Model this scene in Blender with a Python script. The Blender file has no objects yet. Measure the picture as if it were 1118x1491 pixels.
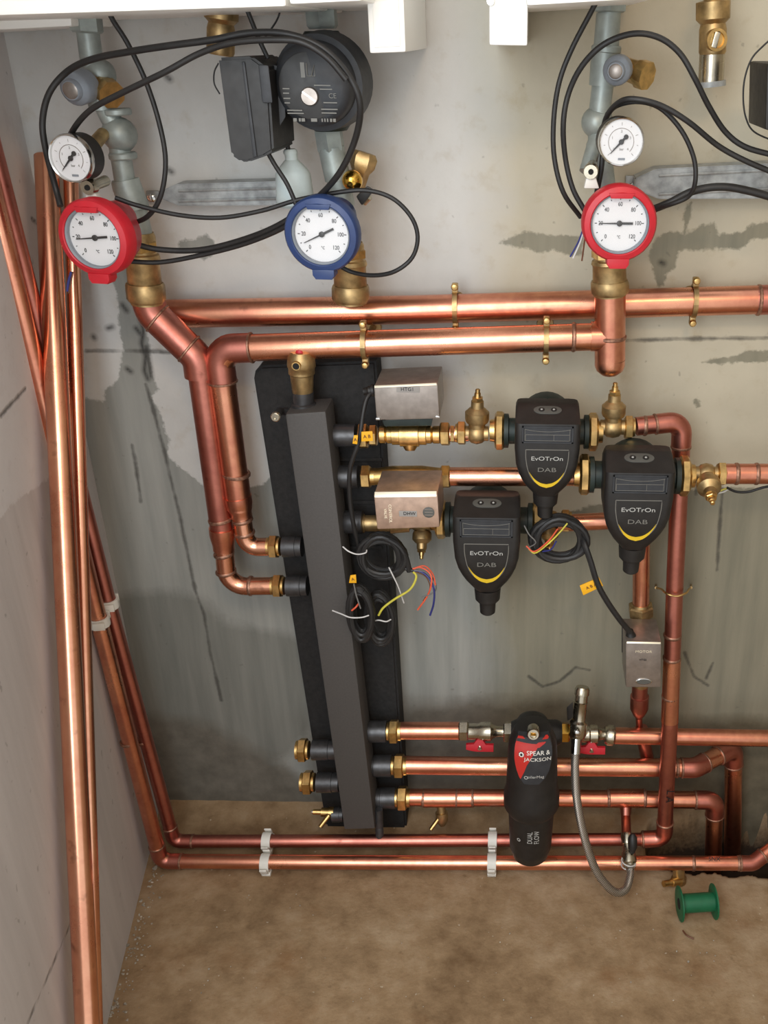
import bpy, bmesh, math, random
import numpy as np
from mathutils import Vector, Matrix
random.seed(7); rng = np.random.default_rng(7)
SC = bpy.context.scene; COL = SC.collection
PI = math.pi
# ------------------------------------------------------------------ camera
IW, IH, F = 1118, 1491, 1400.0
PX0, PY0 = 760.0, 745.5            # optical axis in the frame (the photo is an off-centre crop)
PITCH, ROLL = math.radians(26.5), math.radians(0.8)
CAM = Vector((0.0, -1.446, 1.385))
cam = bpy.data.objects.new('camera', bpy.data.cameras.new('camera')); COL.objects.link(cam)
cam.data.sensor_fit = 'VERTICAL'; cam.data.sensor_height = 36.0; cam.data.lens = F / IH * 36.0
cam.data.shift_x = -(PX0 - IW / 2) / IH; cam.data.shift_y = (PY0 - IH / 2) / IH
cam.data.clip_start = 0.02
CR = Matrix.Rotation(PI / 2 - PITCH, 3, 'X') @ Matrix.Rotation(ROLL, 3, 'Z')
cam.matrix_world = Matrix.Translation(CAM) @ CR.to_4x4()
SC.camera = cam
# ------------------------------------------------------------------ light
SC.view_settings.view_transform = 'Standard'; SC.view_settings.look = 'None'
SC.view_settings.exposure = 0.35; SC.view_settings.gamma = 1.0; SC.view_settings.use_curve_mapping = False
W = bpy.data.worlds.new('world'); SC.world = W; W.use_nodes = True
W.node_tree.nodes['Background'].inputs[0].default_value = (0.98, 0.97, 0.96, 1)
W.node_tree.nodes['Background'].inputs[1].default_value = 0.78
def area(name, loc, aim, sx, sy, power, col):
    l = bpy.data.lights.new(name, 'AREA'); l.shape = 'RECTANGLE'; l.size = sx; l.size_y = sy
    l.energy = power; l.color = col
    o = bpy.data.objects.new(name, l); COL.objects.link(o); o.location = loc
    o.rotation_euler = (Vector(aim) - Vector(loc)).to_track_quat('-Z', 'Y').to_euler()
    return o
area('doorway_daylight', (-0.47, -1.85, 1.6), (-0.45, 0, 0.8), 0.8, 1.5, 19, (0.88, 0.95, 1.0))
area('room_lamp', (0.25, -1.9, 2.2), (0.2, 0, 0.6), 0.32, 0.16, 4.5, (1.0, 0.66, 0.34))
# ------------------------------------------------------------------ pixel helpers (building points on real planes)
def ray(px, py):
    return (CR @ Vector(((px - PX0) / F, -(py - PY0) / F, -1.0)))
def P(px, py, d=0.0):              # point d metres in front of the back wall
    r = ray(px, py); t = (-d - CAM.y) / r.y; return CAM + r * t
def FL(px, py, z=0.0):             # point at height z above the floor
    r = ray(px, py); t = (z - CAM.z) / r.z; return CAM + r * t
FWD = CR @ Vector((0, 0, -1))
def S(p):                          # metres per pixel at a point
    return (p - CAM).dot(FWD) / F
def SP(px, py, d): return S(P(px, py, d))
# left wall plane through its foot on the floor
_a, _b = FL(213, 1262), FL(158, 1483)
LN = Vector(((_b - _a).y, -(_b - _a).x, 0)).normalized()
if LN.x < 0: LN = -LN
def LW(px, py, off=0.0):
    r = ray(px, py); t = ((_a + LN * off) - CAM).dot(LN) / r.dot(LN); return CAM + r * t
# ------------------------------------------------------------------ materials
def lin(c):
    return tuple((x / 255 / 12.92) if x / 255 <= 0.04045 else ((x / 255 + 0.055) / 1.055) ** 2.4 for x in c) + (1,)
class NT:
    def __init__(s, name):
        s.m = bpy.data.materials.new(name); s.m.use_nodes = True; s.t = s.m.node_tree
        s.b = s.t.nodes['Principled BSDF']
    def n(s, kind, **kw):
        x = s.t.nodes.new(kind)
        for k, v in kw.items():
            if k.startswith('i_'):
                x.inputs[int(k[2:]) if k[2:].isdigit() else k[2:]].default_value = v
            else: setattr(x, k, v)
        return x
    def l(s, a, b): s.t.links.new(a, b)
    def coord(s): return s.n('ShaderNodeTexCoord').outputs['Object']
    def noise(s, scale, detail=4, rough=0.55, vec=None):
        x = s.n('ShaderNodeTexNoise'); x.inputs['Scale'].default_value = scale
        x.inputs['Detail'].default_value = detail; x.inputs['Roughness'].default_value = rough
        s.l(vec if vec else s.coord(), x.inputs['Vector']); return x.outputs['Fac']
    def ramp(s, fac, stops):
        r = s.n('ShaderNodeValToRGB'); e = r.color_ramp.elements
        while len(e) < len(stops): e.new(0.5)
        for i, (p, c) in enumerate(stops): e[i].position = p; e[i].color = c
        s.l(fac, r.inputs[0]); return r.outputs[0]
    def math(s, op, a, b=None):
        x = s.n('ShaderNodeMath', operation=op)
        for i, v in enumerate((a, b)):
            if v is None: continue
            if isinstance(v, (int, float)): x.inputs[i].default_value = v
            else: s.l(v, x.inputs[i])
        return x.outputs[0]
    def mix(s, fac, a, b, mode='MIX'):
        x = s.n('ShaderNodeMix', data_type='RGBA', blend_type=mode)
        for i, v in ((0, fac), (6, a), (7, b)):
            if isinstance(v, (int, float, tuple)): x.inputs[i].default_value = v
            else: s.l(v, x.inputs[i])
        return x.outputs[2]
    def attr(s, name):
        return s.n('ShaderNodeAttribute', attribute_name=name).outputs['Fac']
    def bump(s, h, strength=0.3, dist=0.002):
        x = s.n('ShaderNodeBump'); x.inputs['Strength'].default_value = strength; x.inputs['Distance'].default_value = dist
        s.l(h, x.inputs['Height']); s.l(x.outputs[0], s.b.inputs['Normal'])
def mat(name, c, metal=0.0, rough=0.5, var=0.12, scale=40, rvar=0.1, bump=0.0, spec=0.5):
    k = NT(name); base = lin(c)
    n = k.noise(scale)
    dk = tuple(x * (1 - var * 1.6) for x in base[:3]) + (1,); lt = tuple(min(1, x * (1 + var)) for x in base[:3]) + (1,)
    k.l(k.ramp(n, [(0.3, dk), (0.7, lt)]), k.b.inputs['Base Color'])
    k.b.inputs['Metallic'].default_value = metal
    k.b.inputs['Specular IOR Level'].default_value = spec
    r = k.math('ADD', k.math('MULTIPLY', k.noise(scale * 1.7), rvar * 2), rough - rvar)
    k.l(r, k.b.inputs['Roughness'])
    if bump: k.bump(k.noise(scale * 4), bump, 0.001)
    return k.m
def copper(name, bright, dull, rough):
    k = NT(name); co = k.coord()
    n1 = k.noise(9, 5, 0.6, co); n2 = k.noise(70, 4, 0.65, co)
    f = k.math('ADD', k.math('MULTIPLY', n1, 0.75), k.math('MULTIPLY', n2, 0.25))
    c = k.ramp(f, [(0.36, lin(dull)), (0.60, lin(bright))])
    spots = k.ramp(k.noise(38, 3, 0.5, co), [(0.66, (0, 0, 0, 1)), (0.76, (1, 1, 1, 1))])
    c = k.mix(k.math('MULTIPLY', spots, 0.45), c, lin((104, 58, 46)))
    k.l(c, k.b.inputs['Base Color']); k.b.inputs['Metallic'].default_value = 1
    k.l(k.math('ADD', k.math('MULTIPLY', f, -0.25), rough + 0.12), k.b.inputs['Roughness'])
    k.bump(k.noise(25, 3, 0.5, co), 0.05, 0.001)
    return k.m
M = {
 'copper': copper('copper', (236, 168, 136), (204, 130, 108), 0.30),
 'copper_dull': copper('dull_copper', (204, 132, 116), (172, 106, 94), 0.38),
 'copper_new': copper('bright_copper', (240, 180, 148), (216, 148, 120), 0.26),
 'solder': mat('solder', (168, 128, 108), 0.9, 0.5, 0.3, 200),
 'brass': mat('brass', (216, 180, 118), 1, 0.34, 0.25, 60, 0.08),
 'brass_old': mat('weathered_brass', (186, 158, 112), 0.9, 0.44, 0.3, 50, 0.08),
 'brass_gold': mat('polished_brass', (226, 178, 82), 1, 0.16, 0.05, 60, 0.03),
 'nickel': mat('nickel', (190, 182, 164), 1, 0.26, 0.12, 60, 0.06),
 'chrome': mat('chrome', (214, 214, 212), 1, 0.14, 0.05, 60, 0.03),
 'galv': mat('galvanised_iron', (158, 166, 162), 0.35, 0.46, 0.22, 28, 0.1, 0.15),
 'strut': mat('galvanised_strut', (160, 163, 163), 0.25, 0.45, 0.25, 60, 0.1, 0.1),
 'black': mat('black_plastic', (32, 30, 29), 0, 0.5, 0.2, 60),
 'cable': mat('black_cable', (34, 33, 33), 0, 0.5, 0.15, 60),
 'green_black': mat('dark_green_iron', (34, 46, 42), 0.1, 0.5, 0.2, 60),
 'foam': mat('black_foam', (31, 30, 30), 0, 0.8, 0.25, 120, 0.1, 0.3),
 'header': mat('dark_grey_steel', (76, 73, 71), 0.1, 0.6, 0.06, 300, 0.1, 0.2),
 'stub': mat('charcoal_steel', (78, 77, 78), 0.6, 0.36, 0.15, 100),
 'motor': mat('charcoal_motor', (50, 52, 56), 0.1, 0.55, 0.15, 60),
 'red': mat('red_plastic', (190, 30, 44), 0, 0.45, 0.08, 40),
 'red_print': mat('red_print', (186, 44, 38), 0, 0.4, 0.05, 40),
 'blue': mat('blue_plastic', (42, 62, 108), 0, 0.45, 0.1, 40),
 'dial': mat('white_dial', (226, 226, 228), 0, 0.5, 0.02, 20),
 'white': mat('white_plastic', (226, 224, 216), 0, 0.45, 0.03, 40),
 'enamel': mat('white_enamel', (244, 243, 238), 0, 0.38, 0.015, 10),
 'grey_plastic': mat('grey_plastic', (132, 138, 146), 0, 0.5, 0.08, 40),
 'flask': mat('pale_grey_rubber', (186, 198, 198), 0, 0.55, 0.05, 40),
 'alu': mat('aluminium_cover', (156, 147, 140), 0.75, 0.42, 0.12, 70, 0.08),
 'alu_rose': mat('brushed_cover', (196, 168, 150), 0.75, 0.42, 0.12, 70, 0.08),
 'alu_edge': mat('bright_edge', (246, 238, 214), 0.5, 0.3, 0.03, 50, 0.04),  # pale colour paints a highlight along the folded edges; embossing shares it
 'label': mat('grey_label', (150, 146, 142), 0, 0.6, 0.05, 50),
 'panel': mat('grey_panel', (86, 86, 82), 0, 0.45, 0.05, 50),
 'print': mat('grey_print', (176, 176, 172), 0, 0.5, 0.03, 50),
 'dim': mat('dim_print', (112, 110, 104), 0, 0.5, 0.03, 50),
 'ink': mat('black_ink', (24, 24, 26), 0, 0.5, 0.03, 50),
 'yellow': mat('yellow_tag', (240, 176, 26), 0, 0.5, 0.06, 60),
 'yel_print': mat('yellow_print', (226, 190, 46), 0, 0.4, 0.03, 60),
 'green': mat('green_plastic', (14, 98, 62), 0, 0.5, 0.12, 40),
 'w_yel': mat('yellow_wire', (206, 196, 74), 0, 0.5), 'w_blue': mat('blue_wire', (44, 48, 116), 0, 0.5),
 'w_red': mat('orange_wire', (222, 92, 60), 0, 0.5), 'w_grey': mat('grey_wire', (110, 108, 106), 0, 0.5),
 'w_brown': mat('brown_wire', (104, 62, 40), 0, 0.5), 'w_white': mat('clear_tie', (206, 204, 202), 0, 0.4),
 'hole': mat('dark_bore', (14, 13, 12), 0, 0.8), 'stone': mat('concrete_crumb', (176, 168, 154), 0, 0.9, 0.3, 90),
}
def braid():
    k = NT('steel_braid'); co = k.coord()
    w = k.n('ShaderNodeTexWave', wave_type='BANDS', bands_direction='DIAGONAL'); w.inputs['Scale'].default_value = 160; w.inputs['Distortion'].default_value = 1.5
    k.l(co, w.inputs['Vector'])
    k.l(k.ramp(w.outputs['Fac'], [(0.2, lin((96, 90, 84))), (0.8, lin((206, 200, 190)))]), k.b.inputs['Base Color'])
    k.b.inputs['Metallic'].default_value = 0.85; k.b.inputs['Roughness'].default_value = 0.36
    k.bump(w.outputs['Fac'], 0.5, 0.001); return k.m
M['braid'] = braid()
def lens_glass():
    k = NT('gauge_glass'); t = k.t; out = t.nodes['Material Output']
    tr = k.n('ShaderNodeBsdfTransparent'); gl = k.n('ShaderNodeBsdfGlossy'); gl.inputs['Roughness'].default_value = 0.04
    mx = k.n('ShaderNodeMixShader'); mx.inputs[0].default_value = 0.05
    k.l(tr.outputs[0], mx.inputs[1]); k.l(gl.outputs[0], mx.inputs[2]); k.l(mx.outputs[0], out.inputs[0]); return k.m
M['glass'] = lens_glass()
# ------------------------------------------------------------------ mesh builder
class MB:
    def __init__(s): s.v = []; s.f = []
    def add(s, vs, fs):
        o = len(s.v); s.v += [Vector(x) for x in vs]; s.f += [tuple(i + o for i in f) for f in fs]; return s
    def bm(s, b, mtx=None):
        b.verts.index_update()
        s.add([(mtx @ x.co) if mtx else x.co.copy() for x in b.verts], [[x.index for x in f.verts] for f in b.faces]); b.free(); return s
def perp(a):
    a = a.normalized(); r = Vector((0, 0, 1)) if abs(a.z) < 0.85 else Vector((0, -1, 0))
    u = r.cross(a).normalized(); return u, a.cross(u).normalized()
def tube(mb, pts, r, seg=18, caps=True):
    pts = [Vector(p) for p in pts]; n = len(pts)
    rs = r if isinstance(r, (list, tuple)) else [r] * n
    tang = [(pts[min(i + 1, n - 1)] - pts[max(i - 1, 0)]).normalized() for i in range(n)]
    u, w = perp(tang[0]); vs = []
    for i in range(n):
        u = (u - tang[i] * u.dot(tang[i])).normalized(); w = tang[i].cross(u)
        for k in range(seg):
            a = 2 * PI * k / seg; vs.append(pts[i] + (u * math.cos(a) + w * math.sin(a)) * rs[i])
    fs = [(i * seg + k, i * seg + (k + 1) % seg, (i + 1) * seg + (k + 1) % seg, (i + 1) * seg + k) for i in range(n - 1) for k in range(seg)]
    if caps: fs += [tuple(range(seg))[::-1], tuple((n - 1) * seg + k for k in range(seg))]
    return mb.add(vs, fs)
def lathe(mb, o, ax, prof, seg=24, phase=0.0):
    o = Vector(o); ax = Vector(ax).normalized(); u, w = perp(ax); vs = []; fs = []; rings = []
    for a, r in prof:
        if r < 1e-6: rings.append((len(vs), 1)); vs.append(o + ax * a)
        else:
            rings.append((len(vs), seg))
            for k in range(seg):
                t = 2 * PI * k / seg + phase; vs.append(o + ax * a + (u * math.cos(t) + w * math.sin(t)) * r)
    for (i, m), (j, q) in zip(rings, rings[1:]):
        for k in range(seg):
            k2 = (k + 1) % seg
            if m > 1 and q > 1: fs.append((i + k, i + k2, j + k2, j + k))
            elif q > 1: fs.append((i, j + k2, j + k))
            elif m > 1: fs.append((i + k, i + k2, j))
    if rings[0][1] > 1: fs.append(tuple(rings[0][0] + k for k in range(seg))[::-1])
    if rings[-1][1] > 1: fs.append(tuple(rings[-1][0] + k for k in range(seg)))
    return mb.add(vs, fs)
def lat(mb, p1, p2, prof, k, seg=24, phase=0.0):     # profile (0..1 along p1>p2, radius in px)
    d = p2 - p1; L = d.length
    return lathe(mb, p1, d, [(t * L, r * k) for t, r in prof], seg, phase)
def hexn(mb, p1, p2, r, phase=PI / 6):               # hexagonal nut, r = across-corner radius (m)
    d = p2 - p1; L = d.length
    return lathe(mb, p1, d, [(0, r * .86), (.12 * L, r), (.88 * L, r), (L, r * .86)], 6, phase)
def box(mb, mtx, sx, sy, sz, bev=0.002, seg=2):
    b = bmesh.new(); bmesh.ops.create_cube(b, size=1)
    for v in b.verts: v.co = Vector((v.co.x * sx, v.co.y * sy, v.co.z * sz))
    if bev: bmesh.ops.bevel(b, geom=b.edges[:], offset=bev, segments=seg, profile=0.6, affect='EDGES')
    return mb.bm(b, mtx)
def hexa(mb, front, back, bev=0.003):                # box from 4 front points and 4 back points
    b = bmesh.new(); vs = [b.verts.new(p) for p in list(front) + list(back)]
    for f in ((0, 1, 2, 3), (7, 6, 5, 4), (0, 4, 5, 1), (1, 5, 6, 2), (2, 6, 7, 3), (3, 7, 4, 0)): b.faces.new([vs[i] for i in f])
    bmesh.ops.recalc_face_normals(b, faces=b.faces[:])
    if bev: bmesh.ops.bevel(b, geom=b.edges[:], offset=bev, segments=2, profile=0.6, affect='EDGES')
    return mb.bm(b)
def prism(mb, outline, mtx, depth, bev=0.0):         # outline in local x,z ; front at y=0, back at y=depth
    b = bmesh.new(); a = [b.verts.new((x, 0, z)) for x, z in outline]; c = [b.verts.new((x, depth, z)) for x, z in outline]
    n = len(a); b.faces.new(a); b.faces.new(c[::-1])
    for i in range(n): b.faces.new((a[(i + 1) % n], a[i], c[i], c[(i + 1) % n]))
    bmesh.ops.recalc_face_normals(b, faces=b.faces[:])
    if bev: bmesh.ops.bevel(b, geom=[e for e in b.edges if abs(e.verts[0].co.y) < 1e-7 and abs(e.verts[1].co.y) < 1e-7], offset=bev, segments=2, profile=0.6, affect='EDGES')
    return mb.bm(b, mtx)
def loft(mb, rings):                                 # rings of equal vertex count
    n = len(rings[0]); vs = [p for r in rings for p in r]; m = len(rings)
    fs = [(i * n + k, i * n + (k + 1) % n, (i + 1) * n + (k + 1) % n, (i + 1) * n + k) for i in range(m - 1) for k in range(n)]
    fs += [tuple(range(n))[::-1], tuple((m - 1) * n + k for k in range(n))]
    return mb.add(vs, fs)
def rrect(cx, cy, hx, hy, r, z, n=4):
    out = []
    for sx, sy, a0 in ((1, 1, 0), (-1, 1, 90), (-1, -1, 180), (1, -1, 270)):
        for i in range(n + 1):
            a = math.radians(a0 + 90 * i / n); out.append(Vector((cx + sx * (hx - r) + r * math.cos(a), cy + sy * (hy - r) + r * math.sin(a), z)))
    return out
def route(pts, rb, n=8):                             # polyline with rounded corners
    pts = [Vector(p) for p in pts]; out = [pts[0]]
    for i in range(1, len(pts) - 1):
        a, b, c = pts[i - 1], pts[i], pts[i + 1]; u = (a - b).normalized(); w = (c - b).normalized()
        th = PI - u.angle(w)
        if th < 0.03: out.append(b); continue
        t = min(rb * math.tan(th / 2), 0.48 * (a - b).length, 0.48 * (c - b).length); R = t / math.tan(th / 2)
        ctr = b + (u + w).normalized() * (R / math.cos(th / 2)); s0 = (b + u * t) - ctr; s1 = (b + w * t) - ctr
        for k in range(n + 1): out.append(ctr + s0.normalized().slerp(s1.normalized(), k / n) * R)
    return out + [pts[-1]]
def crv(pts, n=7):                                   # smooth curve through points
    pts = [Vector(p) for p in pts]; out = []
    for i in range(len(pts) - 1):
        p0 = pts[i - 1] if i else pts[0] * 2 - pts[1]; p1, p2 = pts[i], pts[i + 1]; p3 = pts[i + 2] if i + 2 < len(pts) else p2 * 2 - p1
        for k in range(n):
            t = k / n; out.append(0.5 * ((2 * p1) + (p2 - p0) * t + (2 * p0 - 5 * p1 + 4 * p2 - p3) * t * t + (3 * p1 - p0 - 3 * p2 + p3) * t ** 3))
    return out + [pts[-1]]
def wpos(root):
    p = Vector((0, 0, 0))
    while root: p += root.location; root = root.parent
    return p
def tag(o, label=None, cat=None, group=None, kind=None):
    for k, v in (('label', label), ('category', cat), ('group', group), ('kind', kind)):
        if v: o[k] = v
    return o
def link(name, mb, m, parent=None, loc=None, sharp=38, flat=False):
    me = bpy.data.meshes.new(name); off = wpos(parent) if parent else Vector(loc or (0, 0, 0))
    me.from_pydata([tuple(v - off) for v in mb.v], [], mb.f); me.update()
    b = bmesh.new(); b.from_mesh(me); bmesh.ops.recalc_face_normals(b, faces=b.faces[:]); b.to_mesh(me); b.free()
    if not flat:
        me.polygons.foreach_set('use_smooth', [True] * len(me.polygons)); me.set_sharp_from_angle(angle=math.radians(sharp))
    me.materials.append(M[m] if isinstance(m, str) else m)
    o = bpy.data.objects.new(name, me); COL.objects.link(o)
    if parent: o.parent = parent
    else: o.location = off
    return o
def empty(name, loc, label, cat, group=None):
    o = bpy.data.objects.new(name, None); COL.objects.link(o); o.location = loc; o.empty_display_size = 0.02
    return tag(o, label, cat, group)
def solid(name, mb, m, label, cat, group=None, sharp=38):
    c = sum(mb.v, Vector()) / len(mb.v); c.z = min(v.z for v in mb.v)
    return tag(link(name, mb, m, None, c, sharp), label, cat, group)
TXT = Matrix(((1, 0, 0), (0, 0, -1), (0, 1, 0)))     # text plane -> facing the viewer
_tc = {}
def textmesh(s, size, sx=1.0):
    k = (s, size, sx)
    if k not in _tc:
        c = bpy.data.curves.new('t', 'FONT'); c.body = s; c.size = size; c.align_x = 'CENTER'; c.align_y = 'CENTER'; c.extrude = 0.00025; c.resolution_u = 3
        o = bpy.data.objects.new('t', c); COL.objects.link(o)
        me = bpy.data.meshes.new_from_object(o.evaluated_get(bpy.context.evaluated_depsgraph_get())); 
        _tc[k] = ([Vector((v.co.x * sx, v.co.y, v.co.z)) for v in me.vertices], [tuple(p.vertices) for p in me.polygons])
        bpy.data.objects.remove(o); bpy.data.meshes.remove(me); bpy.data.curves.remove(c)
    return _tc[k]
def text(mb, s, size, mtx, sx=1.0, wrap=0.0, rot=0.0):
    vs, fs = textmesh(s, size, sx); out = []
    R2 = Matrix.Rotation(rot, 3, 'Z')
    for v in vs:
        q = TXT @ (R2 @ v)
        if wrap: q = Vector((math.sin(q.x / wrap) * (wrap - q.y), -math.cos(q.x / wrap) * (wrap - q.y), q.z))
        out.append(mtx @ q)
    return mb.add(out, fs)
def T(p, rz=0.0, rx=0.0, ry=0.0, k=1.0):
    return Matrix.Translation(p) @ Matrix.Rotation(rz, 4, 'Z') @ Matrix.Rotation(rx, 4, 'X') @ Matrix.Rotation(ry, 4, 'Y') @ Matrix.Scale(k, 4)
def xf(mb, mtx):
    mb.v = [mtx @ v for v in mb.v]; return mb
# ------------------------------------------------------------------ setting: back wall, left wall, floor
def pt_in(poly, X, Y):
    ins = np.zeros(X.shape, bool); n = len(poly)
    for i in range(n):
        x1, y1 = poly[i]; x2, y2 = poly[(i + 1) % n]
        c = ((y1 > Y) != (y2 > Y)) & (X < (x2 - x1) * (Y - y1) / (y2 - y1 + 1e-12) + x1); ins ^= c
    return ins
def segd(pts, X, Y, closed):
    d = np.full(X.shape, 9.0); n = len(pts)
    for i in range(n if closed else n - 1):
        x1, y1 = pts[i]; x2, y2 = pts[(i + 1) % n]; dx, dy = x2 - x1, y2 - y1
        t = np.clip(((X - x1) * dx + (Y - y1) * dy) / (dx * dx + dy * dy + 1e-12), 0, 1)
        d = np.minimum(d, np.hypot(X - x1 - t * dx, Y - y1 - t * dy))
    return d
def sdf(polys, X, Y):
    out = np.full(X.shape, -9.0)
    for p in polys:
        d = segd(p, X, Y, True); s = np.where(pt_in(p, X, Y), d, -d); out = np.maximum(out, s)
    return out
def grid_wall(name, o, u, v, nu, nv, attrs, m, thick):
    me = bpy.data.meshes.new(name); U, V = np.meshgrid(np.linspace(0, u.length, nu), np.linspace(0, v.length, nv)); ud, vd = u.normalized(), v.normalized()
    pts = np.array(o)[None] + U.reshape(-1, 1) * np.array(ud)[None] + V.reshape(-1, 1) * np.array(vd)[None]
    idx = np.arange(nu * nv).reshape(nv, nu)
    fs = np.stack([idx[:-1, :-1], idx[:-1, 1:], idx[1:, 1:], idx[1:, :-1]], -1).reshape(-1, 4).tolist()
    vs = pts.tolist(); n = np.array(ud.cross(vd)); b0 = len(vs)
    cs = [idx[0, 0], idx[0, -1], idx[-1, -1], idx[-1, 0]]
    vs += [(np.array(vs[c]) - n * thick).tolist() for c in cs]
    fs.append([b0 + 3, b0 + 2, b0 + 1, b0])
    for e, (a, b) in (((idx[0, :]), (0, 1)), ((idx[:, -1]), (1, 2)), ((idx[-1, ::-1]), (2, 3)), ((idx[::-1, 0]), (3, 0))):
        fs.append([int(i) for i in e[::-1]] + [b0 + a, b0 + b])
    me.from_pydata(vs, [], fs); me.update()
    for an, fn in attrs.items():
        at = me.attributes.new(an, 'FLOAT', 'POINT'); val = fn(U, V).reshape(-1).astype(np.float32)
        at.data.foreach_set('value', np.concatenate([val, np.zeros(4, np.float32)]))
    me.materials.append(m); ob = bpy.data.objects.new(name, me); COL.objects.link(ob); ob['kind'] = 'structure'; return ob
WX0, WX1, WZ1 = (_a + (_b - _a) * ((0 - _a.y) / (_b - _a).y)).x, 0.66, 1.95
def wp(pts): return [(P(x, y).x - WX0, P(x, y).z + 0.2) for x, y in pts]
BARE = [wp(q) for q in (
 [(60, 560), (129, 581), (151, 583), (154, 567), (172, 554), (178, 500), (170, 470), (176, 443), (160, 400), (190, 380), (206, 400), (214, 484), (221, 547), (231, 567), (218, 578), (231, 601), (248, 641), (241, 661), (248, 668), (268, 685), (297, 708), (340, 712), (381, 708), (398, 688), (440, 690), (520, 735), (580, 742), (660, 762), (760, 775), (860, 735), (960, 722), (1040, 708), (1118, 712), (1600, 705), (1600, 2200), (60, 2200)],
 [(725, 354), (765, 339), (800, 341), (850, 343), (850, 372), (829, 371), (807, 361), (782, 368), (754, 361)],
 [(947, 368), (950, 357), (965, 340), (986, 336), (1000, 343), (1022, 326), (1040, 325), (1047, 340), (1079, 336), (1097, 325), (1130, 320), (1200, 330), (1200, 348), (1118, 346), (1097, 350), (1076, 364), (1036, 361), (990, 368), (983, 390), (968, 400), (965, 415), (958, 418), (950, 397)],
 [(1018, 529), (1061, 520), (1079, 513), (1118, 511), (1200, 508), (1200, 527), (1072, 528)],
 [(262, 352), (285, 345), (300, 340), (312, 352), (308, 372), (296, 380), (282, 368), (262, 364)],
 [(1000, 300), (1006, 296), (1003, 320), (997, 345), (994, 342)],
 [(1008, 583), (1016, 576), (1020, 592), (1014, 594)])]
DAMP = [wp(q) for q in ([(150, 868), (200, 861), (262, 858), (292, 870), (330, 905), (420, 925), (470, 940), (500, 1000), (440, 1080), (400, 1110), (470, 1150), (480, 1400), (60, 1400), (60, 880)],)]
DAMP2 = [wp(q) for q in ([(60, 1060), (240, 1052), (310, 1056), (335, 1075), (400, 1110), (470, 1150), (560, 1060), (600, 1024), (800, 1016), (920, 1040), (1118, 1050), (1600, 1030), (1600, 2200), (60, 2200)],)]
CREAM = [wp([(690, -300), (712, 150), (722, 300), (700, 470), (690, 620), (705, 800), (720, 1000), (700, 1200), (700, 2200), (1800, 2200), (1800, -300)])]   # cream tint over paint and cement alike on the right half
CRACK = [wp(q) for q in ([(212, 560), (222, 592), (232, 630), (240, 660), (252, 712), (262, 752), (274, 812), (284, 860), (297, 895), (306, 950), (322, 1020)], [(192, 648), (198, 680), (205, 730)],
 [(126, 511), (200, 511), (250, 513)], [(908, 496), (980, 494), (1118, 492), (1300, 489)], [(1052, 710), (1048, 760), (1044, 830)], [(1014, 700), (1013, 720)],
 [(996, 950), (1010, 985), (1030, 998)], [(770, 985), (790, 1000), (815, 992), (838, 972), (858, 976)], [(1028, 988), (1038, 965)])]
HOLES = [wp(q) for q in ([(157, 478), (163, 476)], [(136, 490), (137, 492)], [(962, 382), (966, 384)], [(243, 112), (247, 115)], [(185, 537), (190, 541)], [(204, 466), (209, 480), (206, 500), (212, 520), (210, 540), (215, 552)], [(198, 478), (204, 486)], [(213, 505), (217, 528), (220, 548)], [(178, 444), (184, 452)], [(246, 248), (250, 250)])]
def multi(lst): return lambda U, V: np.minimum.reduce([segd(q, U, V, False) for q in lst])
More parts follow.
